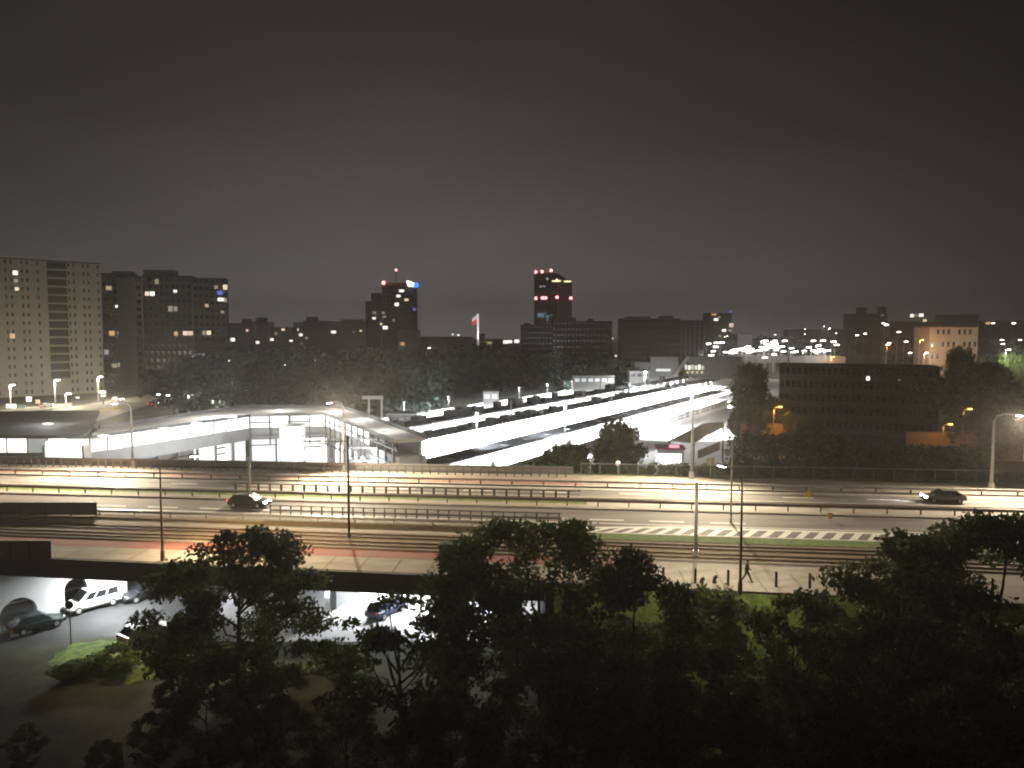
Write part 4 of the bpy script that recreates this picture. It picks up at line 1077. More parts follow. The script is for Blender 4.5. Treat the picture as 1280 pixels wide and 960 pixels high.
top_at(11, 1130, 662, 45, 'dark tree whose top overlaps the end of the hatched marking', .9, midt[0], 1.0)
top_at(11, 500, 742, 44, 'loose dark tree before the brightly lit yard', 2.2, loose, 1.15)
top_at(11, 585, 712, 45, 'dark tree growing up beside the dark glazed shelter', 4.1, loose, .9)
top_at(11, 790, 688, 46, 'dark tree overlapping the tram tracks beside the pavement posts', 5.2, midt[1], .95)
top_at(11, 990, 737, 45, 'low dark tree on the slope below the walking person', .2, midt[0], .8)
top_at(11, 872, 796, 40, 'round dark tree below the grass edge of the pavement', 3.3, midt[1], 1.1)
top_at(15, 1120, 770, 38, 'broad dark tree below the bare pavement end', 2.4, big[0], 1.0)
top_at(15, 760, 805, 38, 'broad dark tree standing before the bridge abutment', 5.0, big[2], .95)
top_at(15, 560, 862, 38, 'broad dark tree below the loose tree of the yard', .7, big[1], .9)
top_at(15, 350, 870, 40, 'broad dark tree at the foot of the tree by the lamp', 1.2, big[2], .8)
top_at(15, 960, 850, 35, 'broad dark tree in the lowest row below the round tree', 4.2, big[0], .95)
top_at(15, 1210, 840, 34, 'broad dark tree in the lowest row under the corner tree', 2.9, big[1], 1.05)
top_at(11, 215, 820, 50, 'small dark tree before the half hidden white car', 1.0, midt[1], .8)
top_at(11, 30, 905, 44, 'low dark tree at the edge of the lower street', 2.0, midt[0], 1.0)
top_at(11, 190, 890, 44, 'low dark tree behind the bright green bush', 2.6, midt[1], 1.0)
top_at(11, 260, 860, 44, 'dark leafy tree low under the tree crown by the lamp', 3.6, midt[0], 1.3)
top_at(11, 430, 880, 42, 'dark leafy tree below the gap to the bright yard', 1.5, midt[1], 1.3)
top_at(11, 690, 815, 42, 'dark leafy tree before the foot of the abutment', 5.5, midt[0], 1.3)
top_at(11, 130, 925, 43, 'dark leafy tree under the bright green lawn', 4.4, midt[0], 1.2)
# bright bushes
def bush_data(seed, r, h, n, leaf, m):
    rs = np.random.RandomState(seed); k = 16
    c = np.stack([rs.uniform(-.8, .8, k) * r, rs.uniform(-.8, .8, k) * r, rs.uniform(.2, .72, k) * h], 1)
    v, f = crown_arrays(rs, c, np.full(k, min(r, h) * .42), n, leaf, .3); v[:, 2] = np.maximum(v[:, 2], .02)
    cm = np_mesh('foliage', v, f, M[m])
    b = MB()
    for i in range(6):
        b.tube([(rs.uniform(-.2, .2) * r, rs.uniform(-.2, .2) * r, 0), tuple(c[i])], [.05, .02], 5)
    tm = bpy.data.meshes.new('stem'); tm.from_pydata([tuple(q) for q in b.v], [], b.f); tm.materials.append(M['bark'])
    return cm, tm
def bush(data, loc, label, rz=0, s=1.0, group=None):
    t = thing('bush', label, 'bush', loc, rz, group); t.scale = s if hasattr(s, '__len__') else (s,) * 3
    for nm, me in (('foliage', data[0]), ('stem', data[1])):
        o = bpy.data.objects.new(nm, me); col.objects.link(o); o.parent = t
bb1 = bush_data(5, 3.2, 2.4, 5000, .3, 'leaf_b'); bb2 = bush_data(6, 3.0, 3.4, 5000, .34, 'leaf'); bb3 = bush_data(8, 2.4, 2.0, 3000, .28, 'leaf_b')
lw = random.Random(12)
sheet('lawn', [tuple(G(140 + (78 + lw.uniform(-7, 7)) * math.cos(k * .1745), 828 + (27 + lw.uniform(-3, 3)) * math.sin(k * .1745), GZ))[:2] for k in range(36)], M['grass'], GZ + .04)
bush(bb1, G(122, 838, GZ), 'bright green bush on the verge of the lower street', .3, (1.0, .8, .55))
bush(bb3, G(412, 845, GZ), 'small green bush lit through the gap below the yard', 1.1)
bush(bb3, G(880, 752, 0) + Vector((0, -1, -1.2)), 'green bush on the grass slope below the pavement posts', 2.0, 1.1)
bush(bb3, G(640, 800, GZ), 'pale green bush lit at the corner of the abutment', 2.9, 1.1)
# vegetation behind the far edge of the road
hb = np.random.RandomState(4)
cs = []; 
for i in range(60):
    x = 24 + i * 1.55 if i > 18 else 15.5 + i * .8
    q = row(590, x); cs.append((x, q.y + 2.6 + hb.random() * 1.2, -.4 + hb.random() * .8))
cs = np.array(cs); v, f = crown_arrays(hb, cs, np.full(60, 1.15), 14000, .34, .3)
o = bpy.data.objects.new('hedge', np_mesh('hedge', v, f, M['leaf'])); col.objects.link(o); tag(o, 'long dense hedge behind the green wire mesh fence', 'hedge')
top_at(15, 772, 523, 116, 'dark leafy tree before the bright screen wall', 1.0, dense[0], .85)
top_at(15, 705, 553, 113, 'low dark spreading tree between domed frame and taller tree', 2.4, dense[1], 1.25)
bush(bb2, Vector((18.5, 112, -4.5)), 'dark round bush beside the bluish globe lamp', .4, 1.2)
bush(bb2, Vector((26, 113, -4.0)), 'dark bush beside the wall of the kiosk', 1.4, 1.1)
bush(bb2, Vector((36, 118, -4.8)), 'dark bush in front of the sagging canopy roof', 2.4, 1.3)
for i, (px, py, Y, wd, lab) in enumerate(((940, 452, 190, .62, 'dark tree at the end of the canopies before the overpass'), (928, 500, 172, .7, 'dark tree beside the sagging canopy roof'), (960, 494, 164, .9, 'tree lit orange by the sodium lamp'), (1016, 520, 150, .8, 'dark tree beside the sodium lit wall'),
        (1203, 431, 200, .45, 'tall black tree in front of the brown building'), (1225, 452, 180, 1.25, 'black tree above the lone sodium lamp'), (1292, 500, 128, .9, 'tree lit orange at the end of the fence'), (1060, 548, 125, 1.2, 'black tree behind the hedge before the dark office block'))):
    top_at(15, px, py, Y, lab, i * 1.3, dense[i % 2], wd)
for (px, py, Y, sc_, lab) in ((947, 503, 157.5, .55, 'small loose tree lit orange just beside the sodium lamp'), (990, 512, 157, .6, 'small loose tree lit orange between sodium lamp and dark office block'), (1190, 508, 152, .7, 'loose tree before the low annex wall by the lone sodium lamp')):
    top_at(11, px, py, Y, lab, px, loose, sc_)
# dark park wood behind the concourse: one mass
wr = np.random.RandomState(9); V_ = []; F_ = []; off = 0
for i in range(230):
    px = wr.uniform(195, 800); Y = wr.uniform(235, 420)
    yt = np.interp(px, [195, 285, 330, 420, 520, 600, 660, 800], [452, 436, 434, 436, 434, 430, 440, 448]) + wr.uniform(-3, 14) + (0 if Y > 300 else 14)
    if px > 560: Y = wr.uniform(330, 430)
    p = PD(px, yt, Y); r_ = wr.uniform(5, 8.5); k = 9
    c = np.stack([p.x + wr.uniform(-.7, .7, k) * r_, Y + wr.uniform(-.7, .7, k) * r_, np.linspace(GZ + 1.5, p.z - 2, k)], 1)
    v, f = crown_arrays(wr, c, wr.uniform(.4, .62, k) * r_, 430, 1.5); V_.append(v); F_.append(f + off); off += len(v)
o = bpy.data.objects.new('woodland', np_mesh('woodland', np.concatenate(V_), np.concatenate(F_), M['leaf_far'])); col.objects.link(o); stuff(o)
o['label'] = 'dark park woodland behind the station'
cs = []  # hedge added to keep the grass slope dark and cover the orange walls' feet
for i in range(60):
    px = 915 + i * 5.6; tp_ = np.interp(px, [915, 940, 1000, 1130, 1230, 1260], [546, 543, 546, 548, 547, 590])
    p = PD(px, tp_, 114 + hb.random() * 2); 
    for z in np.arange(-5.4, p.z - .6, 1.7): cs.append((p.x, p.y, z))
cs = np.array(cs); v, f = crown_arrays(hb, cs, np.full(len(cs), 1.5), 20000, .5, .3)
o = bpy.data.objects.new('hedge', np_mesh('hedge', v, f, M['leaf'])); col.objects.link(o); tag(o, 'tall dark hedge added on the grass slope below the dark office block and the orange lit walls', 'hedge')
# scattered single trees lit by lamps on the left
for i, (px, py, Y, s_, lab) in enumerate(((174, 474, 300, .7, 'yellow green tree lit by the lamp beside the ramp'), (157, 478, 310, .8, 'green tree behind the ramp beside the yellow green one'), (112, 476, 330, .8, 'pale green tree beside the lamp of the pale tower block'), (30, 482, 340, .9, 'dull green tree at the foot of the pale tower block'), (85, 483, 325, .9, 'dull green tree between two lamps of the street'), (258, 492, 285, .9, 'olive tree lit by the pair of park lamps'), (225, 486, 300, .9, 'olive tree beside the single park lamp'), (365, 500, 262, .9, 'olive tree behind the concourse corner'), (280, 498, 280, .8, 'low olive tree between the park lamps'))):
    top_at(11, px, py, Y, lab, i, midt[i % 2], s_)
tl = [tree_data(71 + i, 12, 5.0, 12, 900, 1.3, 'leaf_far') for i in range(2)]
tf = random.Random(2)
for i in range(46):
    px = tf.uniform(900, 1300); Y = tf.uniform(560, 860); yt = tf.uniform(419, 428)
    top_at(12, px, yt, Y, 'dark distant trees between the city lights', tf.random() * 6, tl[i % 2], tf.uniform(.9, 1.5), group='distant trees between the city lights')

# ------------------------------------------------------------------ buildings
def facade_building(name, label, p0, p1, ztop, depth, wall, floors, bays, skip=lambda i, k: False, wsz=(.55, .5), lit=(), wm='glass_dark', group=None, rooftop=(), zb=GZ, cat='building', nomax=False):
    """box whose front runs p0->p1 (ground points); windows are parts; lit = [(px, py, w, h, material)]"""
    p0 = Vector((p0[0], p0[1], zb)); p1 = Vector((p1[0], p1[1], zb)); u = (p1 - p0); L = u.length; u.normalize(); n = Vector((u.y, -u.x, 0))
    t = thing(name, label, cat, p0, math.atan2(u.y, u.x), group); hgt = ztop - zb
    b = MB(); b.box((L / 2, depth / 2, hgt / 2 - .2), (L, depth, hgt - .4)); b.build('wall', M[wall], t)
    b = MB(); b.box((L / 2, depth / 2, hgt - .2), (L + .5, depth + .5, .39)); b.build('roof', M['concrete_dark'], t)
    for (f0, f1, hh) in rooftop:
        b = MB(); b.box((L * (f0 + f1) / 2, depth / 2, hgt + hh / 2 - .05), (L * (f1 - f0), depth * .6, hh)); b.build('roof_house', M[wall], t)
    fh = hgt / floors if floors else 3; bw = L / bays if bays else 3
    cnt = 0; proto = None; rest = MB()
    cells = [(i, k) for i in range(bays) for k in range(floors) if not skip(i, k)]
    cells.sort(key=lambda c: (-c[1], c[0]))
    for (i, k) in cells:
        c = ((i + .5) * bw, -.02, (k + .55) * fh)
        if cnt < 96:
            if proto is None: b = MB(); b.box((0, 0, 0), (bw * wsz[0], .1, fh * wsz[1])); proto = b.build('window', M[wm], t); o = proto
            else: o = proto.copy(); col.objects.link(o)
            o.location = c; cnt += 1
        else: rest.box(c, (bw * wsz[0], .1, fh * wsz[1]))
    if rest.f: stuff(rest.build('window', M[wm], t))
    for (px, py, w_, h_, m_) in lit:
        d = ray(px, py); den = d.dot(n); tt = (p0 - Vector((0, 0, H))).dot(n) / den
        P_ = Vector((0, 0, H)) + d * tt; s = (P_ - p0).dot(u); z = P_.z - zb
        sc = tt / F; cosv = abs(den) / Vector((d.x, d.y, 0)).length
        wd = w_ * sc / max(.25, cosv) ; 
        b = MB(); b.box((0, 0, 0), (wd, .12, h_ * sc)); o = b.build('window', E[m_], t); o.location = (s, -.09, z)
    return t
# pale slab block at the left
a, c = PD(-150, 480, 276), PD(130, 480, 330)
blk = facade_building('apartment_block', 'long pale beige apartment block at the edge with a dark balcony column', (a.x, a.y), (c.x, c.y), PD(130, 329, 330).z, 14, 'beige', 16, 40,
    skip=lambda i, k: (i % 3 == 2) or 28 <= i <= 32, wsz=(.36, .42), lit=((19, 341, 5, 5, 'white'), (20, 351, 4, 4, 'dim'), (21, 361, 4, 4, 'warm'), (15.5, 420, 5, 6, 'orange')), wm='window_grey')
Lb = (Vector((c.x, c.y, 0)) - Vector((a.x, a.y, 0))).length
def on_block(px, py):
    n_ = Vector(((c - a).y, -(c - a).x, 0)).normalized(); d = ray(px, py); tt = (Vector((a.x, a.y, 0)) - Vector((0, 0, 0))).dot(n_) / d.dot(n_)
    P_ = Vector((0, 0, H)) + d * tt; return (P_ - Vector((a.x, a.y, 0))).dot((Vector((c.x - a.x, c.y - a.y, 0))).normalized())
s0_, s1_ = on_block(61, 400), on_block(85, 400)
fh = (PD(130, 329, 330).z - GZ) / 16
for k in range(2, 16):
    b = MB(); b.box(((s0_ + s1_) / 2, -.03, (k + .55) * fh), (s1_ - s0_, .14, fh * .55)); b.build('recess_shade_panel', M['recess_shade'], blk)  # flat panel whose dark colour stands in for the recess's shade
    b = MB(); b.box(((s0_ + s1_) / 2, -.45, (k + .16) * fh), (s1_ - s0_, .8, fh * .3)); b.build('balcony', M['block_dark'], blk)
# dark stepped block
def seg(px0, px1, yt, Y, lab, lit, wall='block_dark', fl=15, by=8, top=(), sk=lambda i, k: False):
    a, c = PD(px0, 480, Y), PD(px1, 480, Y + 4)
    return facade_building('apartment_block', lab, (a.x, a.y), (c.x, c.y), PD(px0, yt, Y).z, 14, wall, fl, by, lit=lit, rooftop=top, wsz=(.6, .5), skip=sk)
seg(131, 171, 341, 366, 'dark apartment tower next to the pale beige block', ((136, 360, 6, 5, 'yellow'), (161, 367, 17, 5, 'dim'), (147, 383, 5, 3, 'white'), (140, 416.5, 6, 6, 'orange'), (149, 416, 4, 4, 'dim'), (133, 440, 5, 6, 'pale'), (151, 456, 6, 5, 'yellow'), (143, 457, 6, 5, 'dim')), by=6, top=((.3, .95, .0 + 1.2),))
seg(172, 181, 345, 364, 'narrow paler stair tower between two dark apartment towers', ((181, 367, 3, 4, 'warm'),), 'block_pale', 15, 1)
seg(181.5, 243, 344, 367, 'dark apartment tower with a raised roof house beside the stair tower', ((184, 367, 5, 5, 'warm'), (190.5, 367, 5, 5, 'white'), (196, 352, 4, 6, 'dim'), (219, 364, 4, 3, 'white'), (213, 386, 5, 7, 'dim'), (219.5, 386, 4, 6, 'dim'), (220, 417, 4, 5, 'orange'), (231.5, 416.5, 5, 5, 'warm'), (238, 416.5, 6, 5, 'pink'), (242, 444, 4, 5, 'pale')), by=9, top=((0, .62, 3.0),))
seg(244, 285, 347, 371, 'dark apartment tower with a blue lit window at the end of the row', ((281.5, 359, 5, 6, 'warm'), (275, 366, 6, 5, 'blue'), (276, 374.3, 7, 4, 'white'), (281, 375, 5, 5, 'dim'), (258.5, 382, 4, 4, 'yellow'), (278, 390, 4, 3, 'dim'), (255, 416, 4, 5, 'dim'), (261, 416, 5, 5, 'warm'), (251, 444.5, 9, 5, 'pale'), (270, 359, 4, 4, 'dim')), by=6)
# far skyline, each building a thing
def sky(px0, px1, yt, Y, lab, lit=(), wall='far_wall', top=(), fl=0, by=0, name='apartment_block', depth=16, **k):
    a, c = PD(px0, 430, Y), PD(px1, 430, Y)
    return facade_building(name, lab, (a.x, Y), (c.x, Y), PD(px0, yt, Y).z, depth, wall, fl, by, lit=lit, rooftop=top, **k)
sky(286, 312, 404, 700, 'low far reddish block beside the blue lit tower', ((291, 424.5, 5, 4, 'white'), (309, 413, 3, 3, 'pink')), top=((.6, .9, 4),))
sky(313, 337, 402, 720, 'far block with a wide roof house beside the wood', ((311, 413.5, 3, 2, 'pink'), (318, 410, 3, 2, 'dim'), (322, 428, 4, 3, 'white')), top=((.25, .7, 4),))
sky(338, 366, 409, 690, 'dark far block with a row of small lit windows', ((340, 424.5, 4, 3, 'white'), (345, 417, 3, 4, 'dim'), (354, 412, 4, 3, 'warm'), (364, 426, 4, 2, 'white')), 'far_dark')
sky(367, 383, 403, 760, 'narrow far block with two bright windows', ((371, 412, 4, 3, 'white'), (376, 418.5, 4, 3, 'white')))
sky(379, 410, 401, 740, 'far grey block with a big roof house', ((383, 422.5, 3, 3, 'dim'), (377, 429.5, 3, 2, 'dim'), (364, 412, 3, 3, 'warm')), top=((.1, .5, 4),))
sky(411, 458, 402, 730, 'wide far grey block before the stepped tower', ((417, 415, 6, 3, 'white'), (442, 415, 3, 2, 'dim'), (451, 413.5, 3, 2, 'warm')), top=((.3, .9, 2),))
# stepped tower with a round sign
t = sky(478, 518, 358, 720, 'stepped dark tower with a white and blue sign on its roof', ((498, 370, 5, 3, 'white'), (502, 363.5, 6, 3, 'white'), (508, 374.8, 5, 3, 'warm'), (496, 380.5, 5, 4, 'white'), (492, 400.5, 3, 3, 'dim'), (481.5, 409.5, 6, 4, 'white'), (503.5, 429, 4, 4, 'orange'), (518, 386.5, 3, 3, 'blue')), 'far_dark', fl=18, by=8, wsz=(.5, .4), name='office_tower', depth=26)
def tp(t, px, py, nm, m, sz, dy=-.5):
    d = ray(px, py); Yy = t.location.y + dy; p = d * (Yy / d.y) + Vector((0, 0, H)); b = MB()
    b.ball(p, sz, 10, 8); return b.build(nm, m, t, True, smooth=True)
def tbox(t, px0, px1, y0, y1, nm, m, dep=1.0, dy=-.6):
    Y = t.location.y + dy; a, c = PD(px0, y1, Y), PD(px1, y0, Y); b = MB(); b.box(((a.x + c.x) / 2, Y, (a.z + c.z) / 2), (c.x - a.x, dep, c.z - a.z)); return b.build(nm, m, t, True)
tbox(t, 467, 477.6, 367, 434, 'wing', M['far_dark'], 20, 12); tbox(t, 460, 466.7, 377, 434, 'wing', M['far_dark'], 20, 14)
tbox(t, 482, 508, 354, 357.5, 'roof_house', mat('reddish_roof', (.16, .06, .055), .8, .1, .1), 12, 12)
for (px, py, s_) in ((479.5, 353.4, 1.5), (495, 337.5, .9)): tp(t, px, py, 'beacon', E['beacon'], s_)
b = MB(); a = PD(495, 338, 733); c = PD(495, 355, 733); b.tube([c, a], .35, 6); b.build('antenna', M['dark_steel'], t, True)
sgn = tp(t, 512.5, 355, 'sign', E['signwhite'], 2.6, -2); sgn.scale = (1, 1, 1)
tp(t, 516, 355.8, 'sign', E['signwhite'], 2.0, -2.4); tp(t, 509.6, 352.2, 'sign', E['signwhite'], 1.2, -2); tp(t, 519.8, 356.4, 'sign', E['signblue'], 2.6, -2.2)
for k, (px, py) in enumerate(((480.5, 396), (479, 391), (468, 391), (467.5, 397.8), (477, 405))):
    tbox(t, px - 2, px + 2, py - 1.3, py + 1.3, 'window', E[('dim', 'dim', 'dim', 'white', 'warm')[k]], .3, -1.2 if px > 478 else 1.8)
sky(497, 523, 412, 640, 'pale low building lit by a floodlight below the stepped tower', ((503, 429.8, 5, 4, 'orange'),), 'beige')
sky(524, 590, 421, 900, 'long dark far block beside the flag mast', ((566, 418, 2, 2, 'white'), (573, 419, 3, 2, 'white')), 'far_dark')
sky(604, 650, 424, 760, 'long low lit building behind the flag mast', ((610.5, 428.5, 9, 2.5, 'yellow'), (632, 427.5, 6, 4, 'white'), (637.5, 427, 5, 3.5, 'white'), (646, 426.5, 6, 4, 'white')), 'far_wall')
sky(598, 606, 417, 900, 'narrow dark far block just behind the flag mast', (), 'far_dark')
# glass tower with red beacons
t = sky(668, 697, 341.5, 950, 'tall dark glass tower with rows of red beacons', ((676, 358, 3, 2, 'pale'), (680, 358, 3, 2, 'pale'), (684, 348.5, 3, 3, 'pale')), 'tower_glass', fl=34, by=7, wsz=(.8, .7), name='glass_tower', depth=34)
tbox(t, 697.2, 714, 352.5, 434, 'wing', M['tower_glass'], 30, 17)
a = t.location.copy()
Yt = 950; q = [PD(697.1, 341.5, Yt), PD(713.8, 352.4, Yt), PD(697.1, 352.4, Yt)]
b = MB(); vs = [tuple(p) for p in q] + [(p.x, p.y + 30, p.z) for p in q]; b.add(vs, [(0, 1, 2), (5, 4, 3), (0, 3, 4, 1), (1, 4, 5, 2), (2, 5, 3, 0)]); b.build('sloping_crown', M['tower_glass'], t, True)
tbox(t, 690, 701, 350.6, 352, 'light_strip', E['strip'], .6, -1); tbox(t, 705, 713.6, 351, 352.6, 'light_strip', E['strip'], .6, -1); tbox(t, 695, 697, 348.5, 352, 'light_strip', E['strip'], .6, -1.5)
for (px, py) in ((669.8, 340), (677.6, 339.5), (689, 338), (669.8, 372.8), (678, 372.4), (682, 372.4), (696.3, 371.5), (713.6, 372.6)): tp(t, px, py, 'beacon', E['beacon'], 1.6, -1.5)
for (px, py, w_, h_) in ((684, 395.5, 5, 2), (689, 394, 3, 1.4), (684.5, 399, 2, 4), (681.5, 391.5, 2, 2), (676, 394, 8, 5)): tbox(t, px - w_ / 2, px + w_ / 2, py - h_ / 2, py + h_ / 2, 'light_strip', E['tealight'], .4, -1 - .2 * (px % 3))
# dark blocks before the tower
sky(651, 690, 406, 470, 'dark block with a bushy roof before the glass tower', (), 'far_dark', top=((.1, .3, 1.2), (.5, .8, 1.6)), fl=9, by=9, wsz=(.5, .4))
sky(690.6, 765, 401, 476, 'long dark block below the glass tower', ((766, 423, 2, 2, 'warm'),), 'far_dark', top=((.3, .4, 2.0), (.62, .7, 1.4)), fl=9, by=16, wsz=(.5, .4))
sky(777, 850, 398, 450, 'long dark flat block with many floors before the lit overpass', ((770, 445, 3, 2, 'white'),), 'office_dark', top=((.1, .5, 1.2), (.7, .9, 1.6)), fl=9, by=18, wsz=(.55, .42))
sky(851, 880, 400, 448, 'end tower of the long dark block with pale vertical strips', (), 'far_dark', fl=9, by=5, wsz=(.3, .8))
sky(884, 914, 391, 640, 'dark office block with scattered lights above the overpass', ((892.5, 393, 6, 2, 'orange'), (895, 399.5, 5, 3, 'white'), (899, 396.5, 3, 2, 'dim'), (913, 390, 4, 3, 'blue'), (914, 406.5, 5, 5, 'pink'), (905, 413, 5, 3, 'white'), (912.5, 413, 4, 2, 'pale'), (900, 420, 3, 3, 'dim')), 'far_dark')
sky(922, 940, 418, 560, 'small pale building beside the lights of the overpass', (), 'far_wall')
sky(1060, 1108, 392, 1000, 'far brownish block with notched roof on the horizon', ((1103, 394, 3, 2, 'dim'),), 'office_dark', top=((.3, .5, 8), (.85, 1, 9)))
sky(1112, 1180, 402, 900, 'long low far block with bright windows along its top', ((1140, 394.5, 4, 4, 'white'), (1145, 394, 3, 3, 'dim'), (1151.5, 394, 5, 4, 'white'), (1156, 400.5, 4, 3, 'warm'), (1108.5, 406, 6, 4, 'dim')), 'office_dark')
sky(1181, 1222, 393, 620, 'dark bluish block just behind the brown building', (), 'far_dark')
sky(985, 1056, 411, 900, 'long low dark far block above the lights of the car park', (), 'office_dark')
sky(1224, 1300, 401, 800, 'long dark far block at the edge behind the lit trees', ((1235, 404, 5, 3, 'orange'), (1266, 404, 3, 3, 'warm')), 'office_dark')
t = sky(1162, 1222, 408, 360, 'brown rendered building with dark windows lit by sodium lamps', (), 'brown_wall', fl=5, by=9, wsz=(.4, .4), skip=lambda i, k: (i * 7 + k * 3) % 4 == 0, depth=14)
# dark office block on the right
a, c = PD(972, 560, 205), PD(1172, 560, 190)
ob = facade_building('office_block', 'wide dark office block with rows of unlit windows behind the black trees', (a.x, a.y), (c.x, c.y), PD(1172, 459, 190).z, 15, 'office_dark', 5, 26, wsz=(.62, .5), lit=((1085, 473, 4, 5, 'white'), (1124, 475, 2, 2, 'dim')), wm='glass_dark')
b = MB(); b.tube([(2, 2, 17), (2, 2, 24)], .18, 8); b.build('chimney', M['steel'], ob)
# low sodium lit wall and annex
for (px0, px1, yb, yt, Y, lab) in ((926, 995, 545, 531, 160, 'low wall lit orange under the sodium lamp tree'), (1134, 1222, 550, 541.5, 150, 'low annex wall lit orange below the dark office block'), (1242, 1300, 586, 578, 112, 'low wall lit orange at the end of the fence')):
    a, c = PD(px0, yb, Y), PD(px1, yt, Y); b = MB(); b.prism([(a.x, Y), (c.x, Y), (c.x, Y + .5), (a.x, Y + .5)], GZ - .1, c.z); b.box(((a.x + c.x) / 2, Y + .25, c.z + .08), (c.x - a.x + .2, .7, .16)); tag(b.build('low_wall', M['brown_wall']), lab, 'wall')

# flag mast
p = PD(597.5, 392, 520); t = thing('flag_mast', 'tall white flag mast above the dark wood with a white and red flag', 'flag mast', (p.x, 520, GZ))
hh = p.z - GZ; b = MB(); b.tube([(0, 0, 0), (0, 0, hh)], [.8, .55], 10); b.build('mast', emit('mast_white_glow', (1, .95, .95), .35, base=(.7, .7, .7)), t)  # mast glows by itself in place of light falling on it
for k, (m_, z0, z1) in enumerate((('white_paint', 0, 3.0), ('redpaint', 3.0, 6.2))):
    b = MB(); n = 6; vs = []; fs = []
    for i in range(n + 1):
        x = -.5 - i * .6; y = .35 * math.sin(i * 1.3); sag = i * .55 + .25 * math.sin(i)
        vs += [(x, y, hh - .4 - sag - z0 * .8), (x, y, hh - .4 - sag - z1 * .8), (x, y + .05, hh - .4 - sag - z1 * .8), (x, y + .05, hh - .4 - sag - z0 * .8)]
    for i in range(n):
        for q in range(4): fs.append((i * 4 + q, i * 4 + (q + 1) % 4, i * 4 + 4 + (q + 1) % 4, i * 4 + 4 + q))
    b.add(vs, fs); b.build('flag_stripe', M[m_] if k == 0 else emit('flag_red_glow', (1, .08, .1), .25, base=(.5, .03, .04)), t)  # red stripe has a faint glow of its own instead of being lit
lamp('SPOT', (p.x - 3, 505, 2), 60000, (1, .95, .95), .5, target=(p.x, 520, hh + GZ - 5), spot=40)

# ------------------------------------------------------------------ left ramp road, far street lamps, distant lights
sheet('ramp_road', [tuple(G(px, py, GZ))[:2] for px, py in ((66, 512), (185, 493), (206, 500), (120, 527), (60, 527))], M['paving'], GZ + .03)
sheet('side_street', [tuple(G(px, py, GZ))[:2] for px, py in ((-60, 519), (90, 503), (90, 508), (-60, 525))], M['paving'], GZ + .026)
b = MB(); a, c = G(78, 523, GZ), G(150, 511, GZ); b.beam((a.x, a.y, GZ + .45), (c.x, c.y, GZ + .45), .3, .8); tag(b.build('barrier_wall', mat('yellow_barrier', (.6, .42, .1), .7, .1, .4)), 'yellow lit barrier along the ramp behind the concourse roof', 'barrier')
def park_lamp(px, py, pyb, Y, label, power, c=WARM, arm=True, zb=GZ, group='lamps of the streets behind the concourse', sz=1.0, lens='lampfar', r=.16):
    p = PD(px, py, Y); h = p.z - zb
    t = thing('street_lamp', label, 'street lamp', (p.x, Y, zb), 0, group)
    b = MB(); b.tube([(0, 0, 0), (0, 0, h * .93), (.3, -.1, h * .99), (.9, -.2, h)], [r, r * .7, r * .6, r * .5], 8); b.build('pole', M['steel'], t)
    b = MB(); b.box((1.2, -.2, h + .14), (1.5 * sz, .7 * sz, .2)); hd = b.build('lamp_head', M['steel'], t)
    b = MB(); b.box((1.2, -.2, h - .02), (1.3 * sz, .9 * sz, .2 * sz)); b.build('lens', E[lens], hd)
    if power: lamp('POINT', (p.x + 1.2, Y - .5, p.z - .7), power, c, .5)
    return t
park_lamp(12, 481, 510, 268, 'street lamp at the foot of the pale block beside the lit sign', 10000, (1, .9, .72), r=.3)
park_lamp(68, 475, 500, 272, 'tall street lamp before the dark balcony column of the pale block', 12000, (1, .9, .68), r=.3)
park_lamp(122, 471, 500, 290, 'tall street lamp between the pale block and the dark tower', 11000, (1, .9, .7), r=.3)
park_lamp(82, 492, 505, 262, 'low wide street lamp before the dull green trees', 5000, (.9, 1, .75), r=.2)
park_lamp(235, 491, 506, 262, 'park lamp of the olive tree alone', 6000, (1, .97, .8))
park_lamp(253, 497, 508, 255, 'lower lamp of the pair in the park', 5000, (1, .97, .8))
park_lamp(266, 494, 508, 262, 'brighter lamp of the pair in the park', 9000, (1, .95, .75))
park_lamp(304, 489, 508, 268, 'pale park lamp before the dark wood', 4000)
for i, (px, py, Y) in enumerate(((355, 456, 300), (371, 472, 290), (334, 476, 285), (345, 475, 285), (317, 457, 300), (390, 451, 310), (284, 451, 300), (290, 463, 290), (272, 461, 292), (533, 435, 330), (493, 442, 330), (194, 493, 262), (206, 494, 264))):
    park_lamp(px, py, 500, Y, 'small white lamp shining in the dark wood', 1800 if i in (0, 2, 3) else 0, (1, .97, .85), group='lamps in the dark wood', sz=.7 if i != 0 else 1.1)
# lit signs and shop fronts at the foot of the pale block
for i, (px, py, w_, h_, Y, m_, lab) in enumerate(((14, 509, 12, 8, 262, 'glaze', 'bright white lit box sign beside the street lamp'), (36, 499, 6, 6, 268, 'glaze', 'square white lit sign in front of the pale block'), (28, 509, 7, 3, 262, 'tealight', 'teal lit sign low before the pale block'), (47, 502, 5, 5, 268, 'orange', 'small orange lit sign before the pale block'), (128, 490, 8, 3, 275, 'glaze', 'wide white lit sign under the tall lamp'), (129, 494.5, 6, 3, 275, 'glaze2', 'smaller white lit sign under the tall lamp'), (97, 497, 4, 2, 280, 'glaze2', 'tiny white lit sign before the trees'))):
    p = PD(px, py, Y); sc = Y / F; t = thing('lit_sign', lab, 'sign', (p.x, Y, GZ))
    b = MB(); b.box((0, 0, p.z - GZ), (w_ * sc, .3, h_ * sc)); b.build('face', E[m_], t)
    b = MB(); b.box((0, .2, (p.z - GZ) / 2), (.3, .2, p.z - GZ)); b.build('post', M['dark_steel'], t)
q = G(147, 501, GZ); car('white car with glaring headlights on the ramp under the tall lamp', (q.x, q.y, GZ + .04), -.3, P_white, lights=True, name='moving_car')
